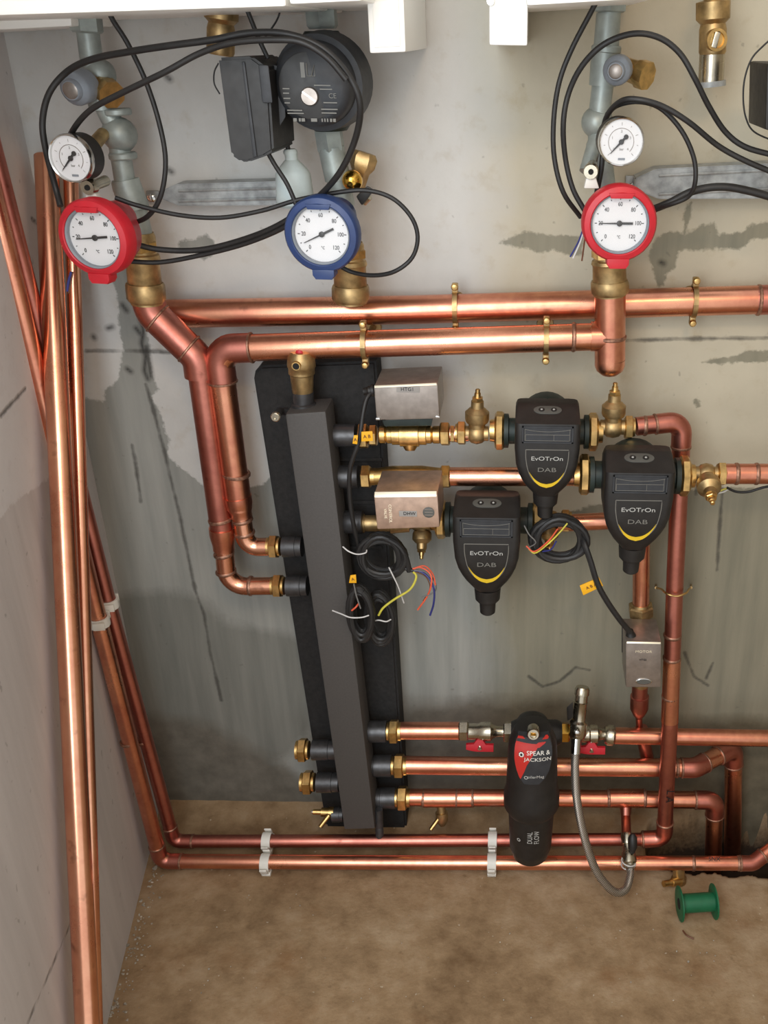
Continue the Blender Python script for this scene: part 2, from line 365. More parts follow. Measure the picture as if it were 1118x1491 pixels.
def wall_mat(name, paint, bare, wet, wet2, warm):
    k = NT(name); co = k.coord()
    n1 = k.noise(4, 6, 0.62, co); n2 = k.noise(28, 5, 0.6, co); n3 = k.noise(150, 3, 0.6, co)
    mp = k.n('ShaderNodeMapping'); mp.inputs['Scale'].default_value = (26, 26, 2.2); k.l(co, mp.inputs['Vector']); streak = k.noise(1, 5, 0.6, mp.outputs[0])
    edge = k.math('ADD', k.math('MULTIPLY', k.math('SUBTRACT', n2, 0.5), 0.020), k.math('MULTIPLY', k.math('SUBTRACT', n3, 0.5), 0.010))
    soft = k.math('MULTIPLY', k.math('SUBTRACT', n1, 0.5), 0.12)
    fb = k.ramp(k.math('ADD', k.math('MULTIPLY', k.math('ADD', k.attr('bare'), edge), 260), 0.5), [(0, (0, 0, 0, 1)), (1, (1, 1, 1, 1))])
    fd = k.ramp(k.math('ADD', k.math('MULTIPLY', k.math('ADD', k.attr('damp'), k.math('ADD', edge, k.math('MULTIPLY', soft, .5))), 40), 0.5), [(0, (0, 0, 0, 1)), (1, (1, 1, 1, 1))])
    fd2 = k.ramp(k.math('ADD', k.math('MULTIPLY', k.math('ADD', k.attr('damp_low'), k.math('ADD', edge, soft)), 24), 0.5), [(0, (0, 0, 0, 1)), (1, (1, 1, 1, 1))])
    pc = k.ramp(n1, [(0.32, lin(paint[0])), (0.68, lin(paint[1]))])
    pc = k.mix(k.math('MULTIPLY', k.ramp(n2, [(0.55, (0, 0, 0, 1)), (0.75, (1, 1, 1, 1))]), 0.35), pc, lin(warm))
    bc = k.ramp(streak, [(0.3, lin(bare[0])), (0.7, lin(bare[1]))])
    bc = k.mix(k.math('MULTIPLY', fd, 0.85), bc, k.ramp(streak, [(0.3, lin(wet[0])), (0.7, lin(wet[1]))]))
    bc = k.mix(k.math('MULTIPLY', fd2, 0.85), bc, k.ramp(n2, [(0.3, lin(wet2[0])), (0.7, lin(wet2[1]))]))
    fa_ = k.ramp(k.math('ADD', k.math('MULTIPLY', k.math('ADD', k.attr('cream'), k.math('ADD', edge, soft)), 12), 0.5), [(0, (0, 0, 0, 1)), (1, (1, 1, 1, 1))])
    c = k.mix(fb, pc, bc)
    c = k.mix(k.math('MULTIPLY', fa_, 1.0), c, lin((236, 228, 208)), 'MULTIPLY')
    ck = k.ramp(k.math('SUBTRACT', k.attr('crack'), k.math('MULTIPLY', k.math('SUBTRACT', n2, 0.45), 0.010)), [(0.0004, (1, 1, 1, 1)), (0.0036, (0, 0, 0, 1))])
    hl = k.ramp(k.attr('hole'), [(0.0028, (1, 1, 1, 1)), (0.0045, (0, 0, 0, 1))])
    c = k.mix(k.math('MULTIPLY', ck, 0.75), c, lin((66, 64, 60)))
    c = k.mix(k.math('MULTIPLY', hl, 0.9), c, lin((42, 40, 38)))
    spk = k.ramp(k.noise(60, 2, 0.5, co), [(0.70, (0, 0, 0, 1)), (0.76, (1, 1, 1, 1))])
    c = k.mix(k.math('MULTIPLY', spk, 0.35), c, lin((96, 92, 86)))
    k.l(c, k.b.inputs['Base Color']); k.b.inputs['Roughness'].default_value = 0.8; k.b.inputs['Specular IOR Level'].default_value = 0.25
    h = k.math('ADD', k.math('MULTIPLY', n2, 0.5), k.math('ADD', k.math('MULTIPLY', n3, 0.3), k.math('MULTIPLY', fb, -0.5)))
    h = k.math('SUBTRACT', h, k.math('ADD', ck, hl)); k.bump(h, 0.35, 0.002)
    return k.m
wb = wall_mat('back_wall_plaster', ((190, 189, 185), (209, 208, 204)), ((134, 136, 131), (160, 160, 154)), ((104, 105, 99), (130, 130, 123)), ((88, 83, 74), (116, 110, 100)), (172, 158, 136))
wl = wall_mat('left_wall_plaster', ((208, 206, 206), (220, 218, 217)), ((188, 183, 181), (203, 198, 196)), ((142, 138, 138), (156, 152, 152)), ((134, 130, 130), (150, 146, 145)), (182, 174, 172))
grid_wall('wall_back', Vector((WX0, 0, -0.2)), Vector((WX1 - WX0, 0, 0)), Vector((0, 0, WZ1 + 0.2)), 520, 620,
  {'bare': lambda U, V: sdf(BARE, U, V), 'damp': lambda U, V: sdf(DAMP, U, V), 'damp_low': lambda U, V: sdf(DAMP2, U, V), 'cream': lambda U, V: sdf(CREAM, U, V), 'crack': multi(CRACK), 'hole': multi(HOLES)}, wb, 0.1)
cor = Vector((WX0, 0, 0)); ld = (_b - _a).normalized()
if ld.y > 0: ld = -ld
LL = 1.0; lo = cor + ld * LL
def lp(pts): return [(LL - (LW(x, y) - cor).dot(ld), LW(x, y).z) for x, y in pts]
LB = [lp([(-60, 800), (0, 756), (33, 722), (72, 694), (120, 650), (140, 640), (205, 1240), (150, 1491), (-60, 1491)])]
LB2 = LB[0]; LB = [[(-1, LB2[0][1] - .1)] + LB2[:6] + [(LL + .2, LB2[5][1]), (LL + .2, -.2), (-1, -.2)]]
LCR = [lp(q) for q in ([(0, 606), (18, 586), (38, 564)], [(46, 318), (80, 345), (92, 362)], [(110, 1330), (85, 1385), (62, 1440), (40, 1491)])]
grid_wall('wall_left', lo, -ld * LL, Vector((0, 0, WZ1)), 200, 360,
  {'bare': lambda U, V: sdf(LB, U, V), 'damp': lambda U, V: U * 0 - 1, 'damp_low': lambda U, V: U * 0 - 1, 'cream': lambda U, V: U * 0 - 1, 'crack': multi(LCR), 'hole': multi([[(-5, -5), (-4, -5)]])}, wl, 0.1)
wr = wall_mat('added_wall_plaster', ((176, 164, 142), (190, 178, 156)), ((140, 136, 126), (160, 155, 144)), ((140, 136, 126), (160, 155, 144)), ((140, 136, 126), (160, 155, 144)), (160, 148, 126))
FAR = lambda U, V: U * 0 + 1.0
NEG = lambda U, V: U * 0 - 1.0
grid_wall('added_wall_right', Vector((WX1, 0, -0.2)), Vector((0, -1.1, 0)), Vector((0, 0, WZ1 + 0.2)), 40, 60, {'bare': NEG, 'damp': NEG, 'damp_low': NEG, 'cream': NEG, 'crack': FAR, 'hole': FAR}, wr, 0.1)  # unseen wall added to block ambient light and darken the right side
def floor_mat():
    k = NT('rough_concrete'); co = k.coord()
    n1 = k.noise(3.2, 6, 0.62, co); n2 = k.noise(22, 6, 0.66, co); n3 = k.noise(140, 4, 0.6, co)
    f = k.math('ADD', k.math('MULTIPLY', n1, 0.6), k.math('MULTIPLY', n2, 0.4))
    c = k.ramp(f, [(0.36, lin((116, 92, 66))), (0.5, lin((152, 127, 97))), (0.64, lin((176, 154, 126)))])
    st = k.ramp(k.noise(7, 5, 0.6, co), [(0.56, (0, 0, 0, 1)), (0.72, (1, 1, 1, 1))])
    c = k.mix(k.math('MULTIPLY', st, 0.5), c, lin((124, 84, 48)))
    dk = k.ramp(k.noise(34, 3, 0.6, co), [(0.66, (0, 0, 0, 1)), (0.74, (1, 1, 1, 1))])
    c = k.mix(k.math('MULTIPLY', dk, 0.4), c, lin((98, 76, 54)))
    wt = k.ramp(k.noise(85, 2, 0.5, co), [(0.72, (0, 0, 0, 1)), (0.77, (1, 1, 1, 1))])
    c = k.mix(k.math('MULTIPLY', wt, 0.5), c, lin((214, 204, 186)))
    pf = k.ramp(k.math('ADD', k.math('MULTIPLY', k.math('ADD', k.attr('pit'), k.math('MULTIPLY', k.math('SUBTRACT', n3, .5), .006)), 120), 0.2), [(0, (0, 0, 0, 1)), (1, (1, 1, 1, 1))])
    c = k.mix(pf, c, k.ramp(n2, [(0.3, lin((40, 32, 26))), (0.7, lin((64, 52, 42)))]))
    k.l(c, k.b.inputs['Base Color']); k.b.inputs['Roughness'].default_value = 0.85; k.b.inputs['Specular IOR Level'].default_value = 0.2
    k.bump(k.math('ADD', k.math('MULTIPLY', n2, 0.6), k.math('MULTIPLY', n3, 0.4)), 0.6, 0.004); return k.m
M['floor'] = floor_mat()
PIT = [FL(*q) for q in ((960, 1262), (985, 1268), (1010, 1270), (1040, 1268), (1062, 1275), (1090, 1272), (1125, 1278), (1160, 1270), (1165, 1200), (1130, 1186), (1082, 1183), (1045, 1184), (1010, 1188), (975, 1192), (948, 1200), (938, 1222), (944, 1244))]
PITP = [(p.x, p.y) for p in PIT]
def build_floor():
    nx, ny = 520, 380; xs = np.linspace(WX0 - 0.65, WX1, nx); ys = np.linspace(-1.5, 0.0, ny); X, Y = np.meshgrid(xs, ys)
    from mathutils import noise as mn
    wob = np.array([[mn.noise(Vector((x * 60, y * 60, 7))) * 0.006 for x in xs] for y in ys]); ins = pt_in(PITP, X + wob, Y + wob); sd = segd(PITP, X + wob, Y + wob, True)
    Z = np.array([[mn.noise(Vector((x * 9, y * 9, 0))) * 0.0022 + mn.noise(Vector((x * 40, y * 40, 3))) * 0.0009 for x in xs] for y in ys])
    fil = np.clip(1 + Y / 0.085, 0, 1); Z += 0.016 * fil ** 1.6 * np.clip(1.2 - ins * 9, 0, 1)     # concrete haunch along the wall foot
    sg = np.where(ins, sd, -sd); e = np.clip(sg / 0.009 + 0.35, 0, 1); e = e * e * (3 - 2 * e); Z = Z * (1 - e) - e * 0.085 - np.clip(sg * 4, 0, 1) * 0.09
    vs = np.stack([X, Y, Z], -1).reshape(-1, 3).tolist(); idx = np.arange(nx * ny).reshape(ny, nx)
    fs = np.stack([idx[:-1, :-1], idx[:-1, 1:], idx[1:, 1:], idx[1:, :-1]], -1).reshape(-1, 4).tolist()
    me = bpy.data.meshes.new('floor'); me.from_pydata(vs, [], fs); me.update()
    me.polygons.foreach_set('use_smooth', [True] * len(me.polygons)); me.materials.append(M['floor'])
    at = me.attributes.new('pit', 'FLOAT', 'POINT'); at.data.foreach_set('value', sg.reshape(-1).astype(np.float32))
    o = bpy.data.objects.new('floor', me); COL.objects.link(o); o['kind'] = 'structure'
build_floor()
# ------------------------------------------------------------------ copper pipe runs
def PP(*pts): return [P(*q) for q in pts]
def ring(p, axis, r, root, w=0.003, m='solder', name='solder_joint'):
    a = axis.normalized(); lk = MB(); lathe(lk, p - a * w, a, [(0, r * .98), (w * .5, r * 1.05), (w * 1.5, r * 1.05), (w * 2, r * .98)], 20); return link(name, lk, m, root)
def pipe(label, pts, r, rb, elbows=(), m='copper', em=None, group=None, grow=1.09, sock=0.016, joints=(), extra=None, cat='pipe'):
    mb = MB(); tube(mb, route(pts, rb), r)
    if extra: extra(mb)
    root = solid('copper_pipe', mb, m, label, cat, group)
    for i in elbows:
        a, b, c = Vector(pts[i - 1]), Vector(pts[i]), Vector(pts[i + 1]); u = (a - b).normalized(); w = (c - b).normalized()
        th = PI - u.angle(w); L = rb * math.tan(th / 2) + sock
        e = MB(); tube(e, route([b + u * L, b, b + w * L], rb), r * grow); link('elbow', e, em or m, root)
        ring(b + u * L, u, r * grow, root, 0.0022); ring(b + w * L, w, r * grow, root, 0.0022)
    for p, ax in joints: ring(p, Vector(ax), r * 1.04, root)
    return root
def R_(px, d, x=560, y=700): return px / 2 * SP(x, y, d)
XA = (1, 0, 0)
# main 54 mm-ish runs on the upper wall
rB = R_(38, .04)
pB = pipe('thick horizontal copper pipe, uppermost run crossing the wall to the right edge', PP((240, 457, .04), (600, 451, .04), (1050, 438, .04), (1330, 430, .04)), rB, .1, joints=[(P(1104, 437, .04), XA)])
mb = MB(); lat(mb, P(1100, 437, .04), P(1330, 430, .04), [(0, 21), (.02, 21.5), (.98, 21.5), (1, 21)], SP(1100, 437, .04)); link('socket', mb, 'copper_dull', pB)
rC = R_(37, .088)
pC = pipe('thick copper pipe below the uppermost run, turning down at left to the upper header inlet', PP((880, 490, .088), (560, 500, .088), (317, 508, .088), (349, 740, .088)), rC, .035, (2,), 'copper', 'copper_dull', joints=[(P(835, 491, .088), XA), (P(344, 690, .088), (.1, 0, 1))])
r28 = R_(28, .088)
mb = MB(); tube(mb, route(PP((349, 735, .088), (359, 797, .09), (398, 796, .09)), .03), r28); cC = link('reduced_tail', mb, 'copper_new', pC)
mb = MB(); lat(mb, P(346, 722, .088), P(352, 752, .088), [(0, 19.5), (.35, 19.5), (.8, 15.5), (1, 15.5)], SP(349, 735, .088)); link('reducer', mb, 'copper', pC)
for q in ((353, 757), (356, 776)): ring(P(*q, .089), Vector((.1, 0, -1)), r28 * 1.06, pC)
rA = R_(43, .088); rA2 = R_(34, .088)
mb = MB(); tube(mb, route(PP((213, 428, .088), (221, 456, .088), (289, 522, .088), (292, 548, .088)), .03), rA)
pA = solid('copper_pipe', mb, 'copper_dull', 'copper pipe with a diagonal offset at left, dropping to the lower header inlet', 'pipe')
mb = MB(); tube(mb, PP((288, 525, .088), (292, 545, .088), (325, 785, .088)), rA2); link('drop', mb, 'copper_dull', pA)
mb = MB(); tube(mb, route(PP((325, 780, .088), (331, 854, .09), (414, 853, .09)), .03), r28); link('reduced_tail', mb, 'copper_new', pA)
mb = MB(); lat(mb, P(323, 768, .088), P(326, 800, .088), [(0, 18.5), (.35, 18.5), (.8, 15.5), (1, 15.5)], SP(325, 785, .088)); link('reducer', mb, 'copper', pA)
for q, ax in (((321, 756), (.1, 0, -1)), ((326, 806), (.1, 0, -1)), ((329, 832), (.05, 0, -1)), ((365, 853), XA)): ring(P(*q, .089), Vector(ax), r28 * (1.07 if q[1] > 760 else 1.25), pA)
for q, ax in (((229, 464), (1, 0, -.9)), ((275, 508), (1, 0, -.9))): ring(P(*q, .088), Vector(ax), rA * 1.02, pA, .002)
# tee piece with the capped end under the right gauge
rD = R_(42, .09)
mb = MB(); a, b = P(888, 425, .09), P(888, 523, .09); k = SP(888, 480, .09); tube(mb, [a, b], rD)
lat(mb, b, P(887, 549, .09), [(0, 22.5), (.35, 22.5), (.6, 20), (.85, 12), (1, 0)], k)
lat(mb, P(860, 490, .09), P(888, 490, .09), [(0, 21.5), (1, 21.5)], k)
pD = solid('copper_pipe', mb, 'copper', 'short upright copper tee with a rounded capped end under the right red gauge', 'pipe')
ring(P(888, 490, .09), Vector((0, 0, 1)), rD * 1.03, pD)
# runs right of the header
PE = P(967, 1221, .125)
pE = pipe('copper pipe elbowing down from the first pump row, in front of the lower pipes', PP((926, 621, .096), (993, 613, .086), (982, 860, .100), (975, 1055, .122), (967, 1221, .125), (940, 1222, .125)), R_(27, .11), .024, (1, 4), 'copper_dull', joints=[(P(979, 925, .107), (0, 0, 1)), (P(978, 958, .111), (0, 0, 1)), (P(976, 1014, .117), (0, 0, 1)), (P(939, 620, .094), XA)])
mb = MB(); tube(mb, PP((978.5, 960, .111), (975, 1050, .1215)), R_(29, .12)); link('coupling', mb, 'copper', pE)
pipe('copper pipe running off the right edge from the second pump row', PP((1050, 690, .138), (1220, 690, .138)), R_(30, .138), .1, joints=[(P(1072, 690, .138), XA), (P(1101, 690, .138), XA)], m='copper')
pipe('short bright copper pipe passing behind the uppermost pump', PP((652, 694, .1), (770, 694, .1), (858, 693, .132)), R_(28, .1), .1, m='copper_new')
pF3 = pipe('copper pipe from the third row bending down behind the right pump', PP((812, 762, .075), (934, 756, .075), (933, 885, .075)), R_(26, .075), .024, (1,), 'copper')
k = SP(932, 1030, .075); mb = MB()
lat(mb, P(932, 985, .075), P(930, 1046, .075), [(0, 11.5), (.45, 11.5), (.46, 13.5), (.75, 13.5), (.9, 9), (1, 4)], k); tube(mb, PP((930, 1040, .075), (931, 1064, .07)), 5 * k, 10)
lat(mb, P(933, 1060, .06), P(944, 1112, .06), [(0, 10), (1, 10)], k)
solid('copper_pipe', mb, 'copper_dull', 'short copper drop pipe with a rounded cap below the right actuator box', 'pipe')
dL = .088; rl = R_(27, dL, 600, 1100)
pipe('short lower copper pipe between the header and the left red-handled valve', PP((578, 1064, dL), (676, 1064, dL)), R_(26, dL, 600, 1060), .1, m='copper')
pipe('lower copper pipe running from the right red-handled valve to the right edge', PP((890, 1071, dL), (1118, 1075, dL), (1230, 1076, dL)), R_(25, dL, 900, 1060), .1, m='copper')
pG = pipe('lower copper pipe behind the black filter, sweeping back to a drop at right', PP((586, 1114, dL), (760, 1116, dL), (1012, 1118, dL), (1068, 1088, .032), (1066, 1262, .034)), rl, .026, (2, 3), 'copper', 'copper_dull', joints=[(P(985, 1118, dL), XA)])
pH = pipe('lowest copper pipe from the header, elbowing down into the floor opening', PP((590, 1161, dL), (800, 1162, dL), (1041, 1165, dL), (1037, 1275, dL)), R_(25, dL, 700, 1160), .022, (2,), 'copper', 'copper_dull', joints=[(P(x, 1162, dL), XA) for x in (617, 665, 688, 886, 938)])
k = SP(911, 1190, dL); mb = MB(); tube(mb, PP((911, 1165, dL), (911, 1190, .105), (912, 1216, .148)), 7 * k); lat(mb, P(911, 1172, dL), P(911, 1184, dL), [(0, 9), (1, 8)], k); link('branch', mb, 'copper_dull', pH)
for x0, x1 in ((888, 936), (616, 688)):
    mb = MB(); tube(mb, PP((x0, 1162, dL), (x1, 1162, dL)), R_(27, dL, 700, 1160)); link('tee', mb, 'copper', pH)
# two floor pipes turning up the left wall
rf = R_(18.5, .125, 500, 1225); rg = R_(20.5, .165, 500, 1255)
pF = pipe('upper of two copper pipes along the wall foot, turning up the left corner', PP((958, 1222, .125), (600, 1224, .125), (253, 1225, .125), (160, 885, .125), (62, 500, .125), (-40, 100, .125)), rf, .02, (2,), 'copper_dull', joints=[(P(208, 1078, .125), (0, 0, 1)), (P(945, 1222, .125), XA)])
mb = MB(); tube(mb, PP((933, 1222, .125), (962, 1222, .125)), rf * 1.12); link('socket', mb, 'copper', pF)
pG2 = pipe('lower of two copper pipes along the wall foot, turning up the left corner', PP((1250, 1140, .06), (1096, 1257, .165), (600, 1256, .165), (234, 1254, .165), (138, 880, .165), (38, 480, .165), (-62, 80, .165)), rg, .022, (1, 3), 'copper', 'copper_dull', joints=[(P(187, 1080, .165), (0, 0, 1)), (P(1075, 1257, .165), XA), (P(1009, 1257, .165), XA)])
mb = MB(); lat(mb, P(988, 1257, .165), P(988, 1296, .175), [(0, 9), (.5, 8.5), (.55, 11), (.8, 11), (.85, 7), (1, 6)], SP(988, 1270, .165)); link('tee_branch', mb, 'brass_old', pG2)
tx = MB(); text(tx, 'SNX', 0.011, T(P(1040, 1251, .165 + rg * 1.02), 0, math.radians(-26))); link('lettering', tx, 'ink', pG2)
tx = MB(); text(tx, 'L A', 0.02, T(P(975, 1160, .125 + R_(27, .12) * 1.04)), rot=-PI / 2); link('lettering', tx, 'ink', pE)
# loose lengths leaning in the left corner
rH = R_(34, .35, 100, 900); rI = R_(22, .3, 120, 800)
hb = FL(137, 1700, .002); ht = P(67, 228, rH * 1.3); dv = (ht - hb)
mb = MB(); tube(mb, [hb, hb + dv * .5, ht], rH, 22); o = solid('copper_pipe', mb, 'copper_new', 'thick loose copper pipe leaning in the left corner, nearest the camera', 'pipe')
mb = MB(); lathe(mb, ht - dv.normalized() * .001, dv, [(0, rH * .8), (.0016, rH * .8)], 22); link('open_end', mb, 'hole', o)
ib = FL(142, 1600, .002); it = P(103, 262, rI * 1.5); iv = it - ib
mb = MB(); tube(mb, [ib, (ib + it) / 2, it], rI, 20); solid('copper_pipe', mb, 'copper_new', 'thinner loose copper pipe leaning right behind the thick loose one at left', 'pipe')
# ------------------------------------------------------------------ pipe clips
def munsen(px, y0, y1, d, rp, label):
    k = SP(px, (y0 + y1) / 2, d); c = P(px, (y0 + y1) / 2 , d); root = empty('pipe_clip', P(px, y1, 0), label, 'clip', None)
    r = rp + .0022; b = MB(); vs = []; n = 24
    pts = [c + Vector((0, -math.cos(t) * r, math.sin(t) * r)) for t in np.linspace(0, 2 * PI, n)]
    for p in pts:
        u = (p - c).normalized(); vs += [p + Vector((-.0035, 0, 0)) - u * .0015, p + Vector((.0035, 0, 0)) - u * .0015, p + Vector((.0035, 0, 0)) + u * .0015, p + Vector((-.0035, 0, 0)) + u * .0015]
    fs = [(i * 4 + j, i * 4 + (j + 1) % 4, i * 4 + 4 + (j + 1) % 4, i * 4 + 4 + j) for i in range(n - 1) for j in range(4)]
    b.add(vs, fs); link('band', b, 'brass_old', root)
    for s in (1, -1):
        z = c.z + s * (r + .006); q = MB(); box(q, T(Vector((c.x, c.y - .002, c.z + s * (r + .005)))), .009, .012, .014, .002)
        link('lug', q, 'brass_old', root)
        q = MB(); lathe(q, Vector((c.x, c.y - .010, z + s * .002)), (0, 1, 0), [(-.004, 0), (-.003, .004), (0, .0055), (.004, .0055), (.004, .004), (.008, .004)], 14); link('screw', q, 'brass', root)
    q = MB(); lathe(q, Vector((c.x, c.y + r - .001, c.z)), (0, 1, 0), [(0, .005), (d - r + .001, .005)], 12); lathe(q, Vector((c.x, -.004, c.z)), (0, 1, 0), [(0, .012), (.004, .013)], 16); link('stand_off', q, 'brass_old', root)
munsen(663, 417, 476, .04, rB, 'brass pipe clip on the uppermost copper run, left of the right gauge')
munsen(1010, 410, 466, .04, rB, 'brass pipe clip on the uppermost copper run, right of the right gauge')
munsen(531, 476, 524, .088, rC, 'brass pipe clip on the second copper run, near the blue gauge')
munsen(795, 470, 518, .088, rC, 'brass pipe clip on the second copper run, near the capped tee')
k = SP(984, 860, .11); root = empty('pipe_clip', P(984, 866, 0), 'thin U-shaped wall clip around the right vertical pipe', 'clip')
q = MB(); tube(q, crv(PP((955, 856, .07), (963, 858, .092), (970, 864, .115), (984, 868, .120), (998, 864, .115), (1003, 858, .092), (1006, 856, .07))), 1.6 * k, 8); link('strap', q, 'brass', root)
for x in (955, 1006):
    q = MB(); tube(q, [P(x, 856, .071), P(x, 852, 0)], 1.8 * k, 8); link('leg', q, 'brass_old', root)
def saddle(root_p, ax, out, rp, label):              # white snap clip: ax = pipe axis, out = away from the surface
    ax = ax.normalized(); out = (out - ax * out.dot(ax)).normalized(); sd = ax.cross(out)
    root = empty('pipe_clip', root_p - out * (rp + .012), label, 'clip', 'white plastic clips on the low copper pipes')
    b = MB(); vs = []; n = 15; w = .008
    for t in np.linspace(-.72 * PI, .72 * PI, n):
        u = out * math.cos(t) + sd * math.sin(t)
        for s, r in ((-w, rp + .0006), (w, rp + .0006), (w, rp + .0036), (-w, rp + .0036)): vs.append(root_p + ax * s + u * r)
    fs = [(i * 4 + j, i * 4 + (j + 1) % 4, i * 4 + 4 + (j + 1) % 4, i * 4 + 4 + j) for i in range(n - 1) for j in range(4)] + [(0, 1, 2, 3), tuple(range((n - 1) * 4, n * 4))]
    b.add(vs, fs); link('jaw', b, 'white', root)
    mt = Matrix((ax, sd, out)).transposed().to_4x4()
    b = MB(); box(b, Matrix.Translation(root_p - out * (rp + .006)) @ mt, .016, rp * 2 + .012, .012, .0015); link('base', b, 'white', root)
    for s in (1, -1):
        b = MB(); box(b, Matrix.Translation(root_p + sd * s * (rp + .0055) + out * .004) @ mt, .013, .003, rp * 1.4, .001); link('lip', b, 'white', root)
for x, y, d, r_, nm in ((389, 1224, .125, rf, 'white clip on the upper floor pipe, left of the header foot'), (387, 1256, .165, rg, 'white clip on the lower floor pipe, left of the header foot'), (717, 1223, .125, rf, 'white clip on the upper floor pipe beside the black filter'), (716, 1256, .165, rg, 'white clip on the lower floor pipe beside the black filter')):
    saddle(P(x, y, d), Vector((1, 0, 0)), Vector((0, -.5, 1)), r_, nm)
for x, y, d, r_, nm in ((158, 878, .125, rf, 'white clip on the right one of the two corner pipes'), (144, 904, .165, rg, 'white clip on the left one of the two corner pipes')):
    saddle(P(x, y, d), Vector((0, 0, 1)), LN, r_, nm)
# ------------------------------------------------------------------ manifold header
hd = empty('manifold_header', P(520, 1210, .095), 'tall dark grey steel header standing upright in front of the black backing slab', 'manifold')
fr = [P(415, 603, .135), P(474, 599, .135), P(546, 1207, .135), P(501, 1208, .135)]
q = MB(); hexa(q, fr, [p + Vector((0, .06, 0)) for p in fr], .0035); link('body', q, 'header', hd)
def stub(x0, x1, y, r, nutx=None, nr=0, m='stub', y2=None):
    y2 = y2 or y; k = SP(x0, y, .09); q = MB(); lat(q, P(x0, y, .09), P(x1, y2, .09), [(0, r * .95), (.3, r * .95), (.32, r), (1, r)], k); link('stub', q, m, hd)
    if nutx:
        a, b = P(nutx[0], y2, .09), P(nutx[1], y2, .09); q = MB(); hexn(q, a, b, nr * k * 1.06); L = (b - a).length
        lathe(q, a, b - a, [(-.25 * L, nr * .8 * k), (1.3 * L, nr * .8 * k)], 20); link('union_nut', q, 'brass', hd)
for y, xr in ((634, 518), (694, 522), (760, 528)): stub(470, xr, y, 17)
stub(520, 524, 1065, 16); stub(524, 563, 1065, 16, (567, 580), 17); stub(534, 570, 1115, 16, (574, 588), 17); stub(545, 576, 1162, 15.5, (579, 593), 17)
stub(440, 412, 796, 15.5, (405, 393), 17); stub(448, 418, 853, 15.5, (411, 399), 17)
stub(490, 455, 1092, 15, (447, 435), 17); stub(494, 462, 1139, 15, (455, 442), 17); stub(500, 484, 1186, 11)
k = SP(437, 580, .1); q = MB(); lat(q, P(443, 604, .1), P(441, 570, .1), [(0, 19), (.5, 18), (.55, 15), (1, 15)], k); link('neck', q, 'stub', hd)
q = MB(); tube(q, route(PP((424, 600, .1), (408, 598, .11), (401, 606, .155)), .012), 6 * k, 12); link('sensor_pocket', q, 'stub', hd)
q = MB(); lathe(q, P(401, 607, .158), (0, -1, 0), [(-.004, .0068), (.002, .0068), (.003, .0055), (.003, .003), (.001, .0028)], 16); link('pocket_rim', q, 'nickel', hd)
q = MB(); lat(q, P(551, 1178, .115), P(553, 1224, .125), [(0, 6), (.55, 6), (.56, 5), (.62, 6), (1, 6)], SP(552, 1200, .12)); link('drain_stub', q, 'stub', hd)
# drain cock at lower left
k = SP(470, 1184, .09); dc = empty('drain_cock', P(478, 1190, .09), 'small brass drain cock on the left foot of the grey header', 'valve')
q = MB(); lat(q, P(486, 1183, .09), P(456, 1182, .09), [(0, 8), (.25, 8), (.26, 6.5), (.6, 6.5), (.62, 4), (1, 4)], k); link('body', q, 'brass', dc)
q = MB(); tube(q, PP((479, 1187, .1), (466, 1204, .115)), 3.5 * k, 10); link('outlet', q, 'brass', dc)
q = MB(); lat(q, P(458, 1182, .09), P(454, 1182, .09), [(0, 2.6), (1, 2.6)], k); link('spindle', q, 'chrome', dc)
k = SP(640, 1185, dL); dc = empty('drain_cock', P(640, 1210, dL), 'small brass drain cock hanging under the lowest header pipe', 'valve')
q = MB(); lat(q, P(642, 1172, dL), P(644, 1202, dL + .01), [(0, 6), (.35, 6), (.36, 9), (.75, 9), (1, 4)], k); link('body', q, 'brass_old', dc)
q = MB(); tube(q, PP((640, 1190, dL + .01), (627, 1208, dL + .025)), 3 * k, 10); link('outlet', q, 'brass', dc)
k = SP(975, 1290, .17); dc = empty('drain_cock', P(985, 1296, .18), 'small brass drain cock under the lower floor pipe by the green spool', 'valve')
q = MB(); lat(q, P(990, 1283, .178), P(966, 1287, .195), [(0, 6), (.5, 6), (.52, 4.5), (1, 4.5)], k); link('body', q, 'brass', dc)
# black backing slab
def slab():
    q = MB(); c = [(369, 552), (371, 541), (379, 533), (547, 526), (556, 640), (592, 1206), (589, 1214), (478, 1215), (475, 1208)]
    f = [P(x, y, .052) for x, y in c]; b = bmesh.new(); a = [b.verts.new(p) for p in f]; e = [b.verts.new(Vector((p.x, -.003, p.z))) for p in f]; n = len(a)
    b.faces.new(a); b.faces.new(e[::-1])
    for i in range(n): b.faces.new((a[(i + 1) % n], a[i], e[i], e[(i + 1) % n]))
    bmesh.ops.recalc_face_normals(b, faces=b.faces[:]); bmesh.ops.bevel(b, geom=[x for x in b.edges if abs(x.verts[0].co.y + .052) < 1e-5 and abs(x.verts[1].co.y + .052) < 1e-5], offset=.004, segments=2, affect='EDGES')
    q.bm(b); return solid('backing_slab', q, 'foam', 'large black foam slab on the wall behind the grey header', 'insulation')
sl = slab()
for i, (y0, y1, xl) in enumerate(((668, 672, 0), (730, 734, 0), (796, 800, 0))):
    q = MB(); hexa(q, [P(478, y0, .056), P(556, y0 - 1, .056), P(557, y1, .056), P(478, y1, .056)], [P(478, y0, .05), P(556, y0 - 1, .05), P(557, y1, .05), P(478, y1, .05)], .0006); link('rib', q, 'foam', sl)
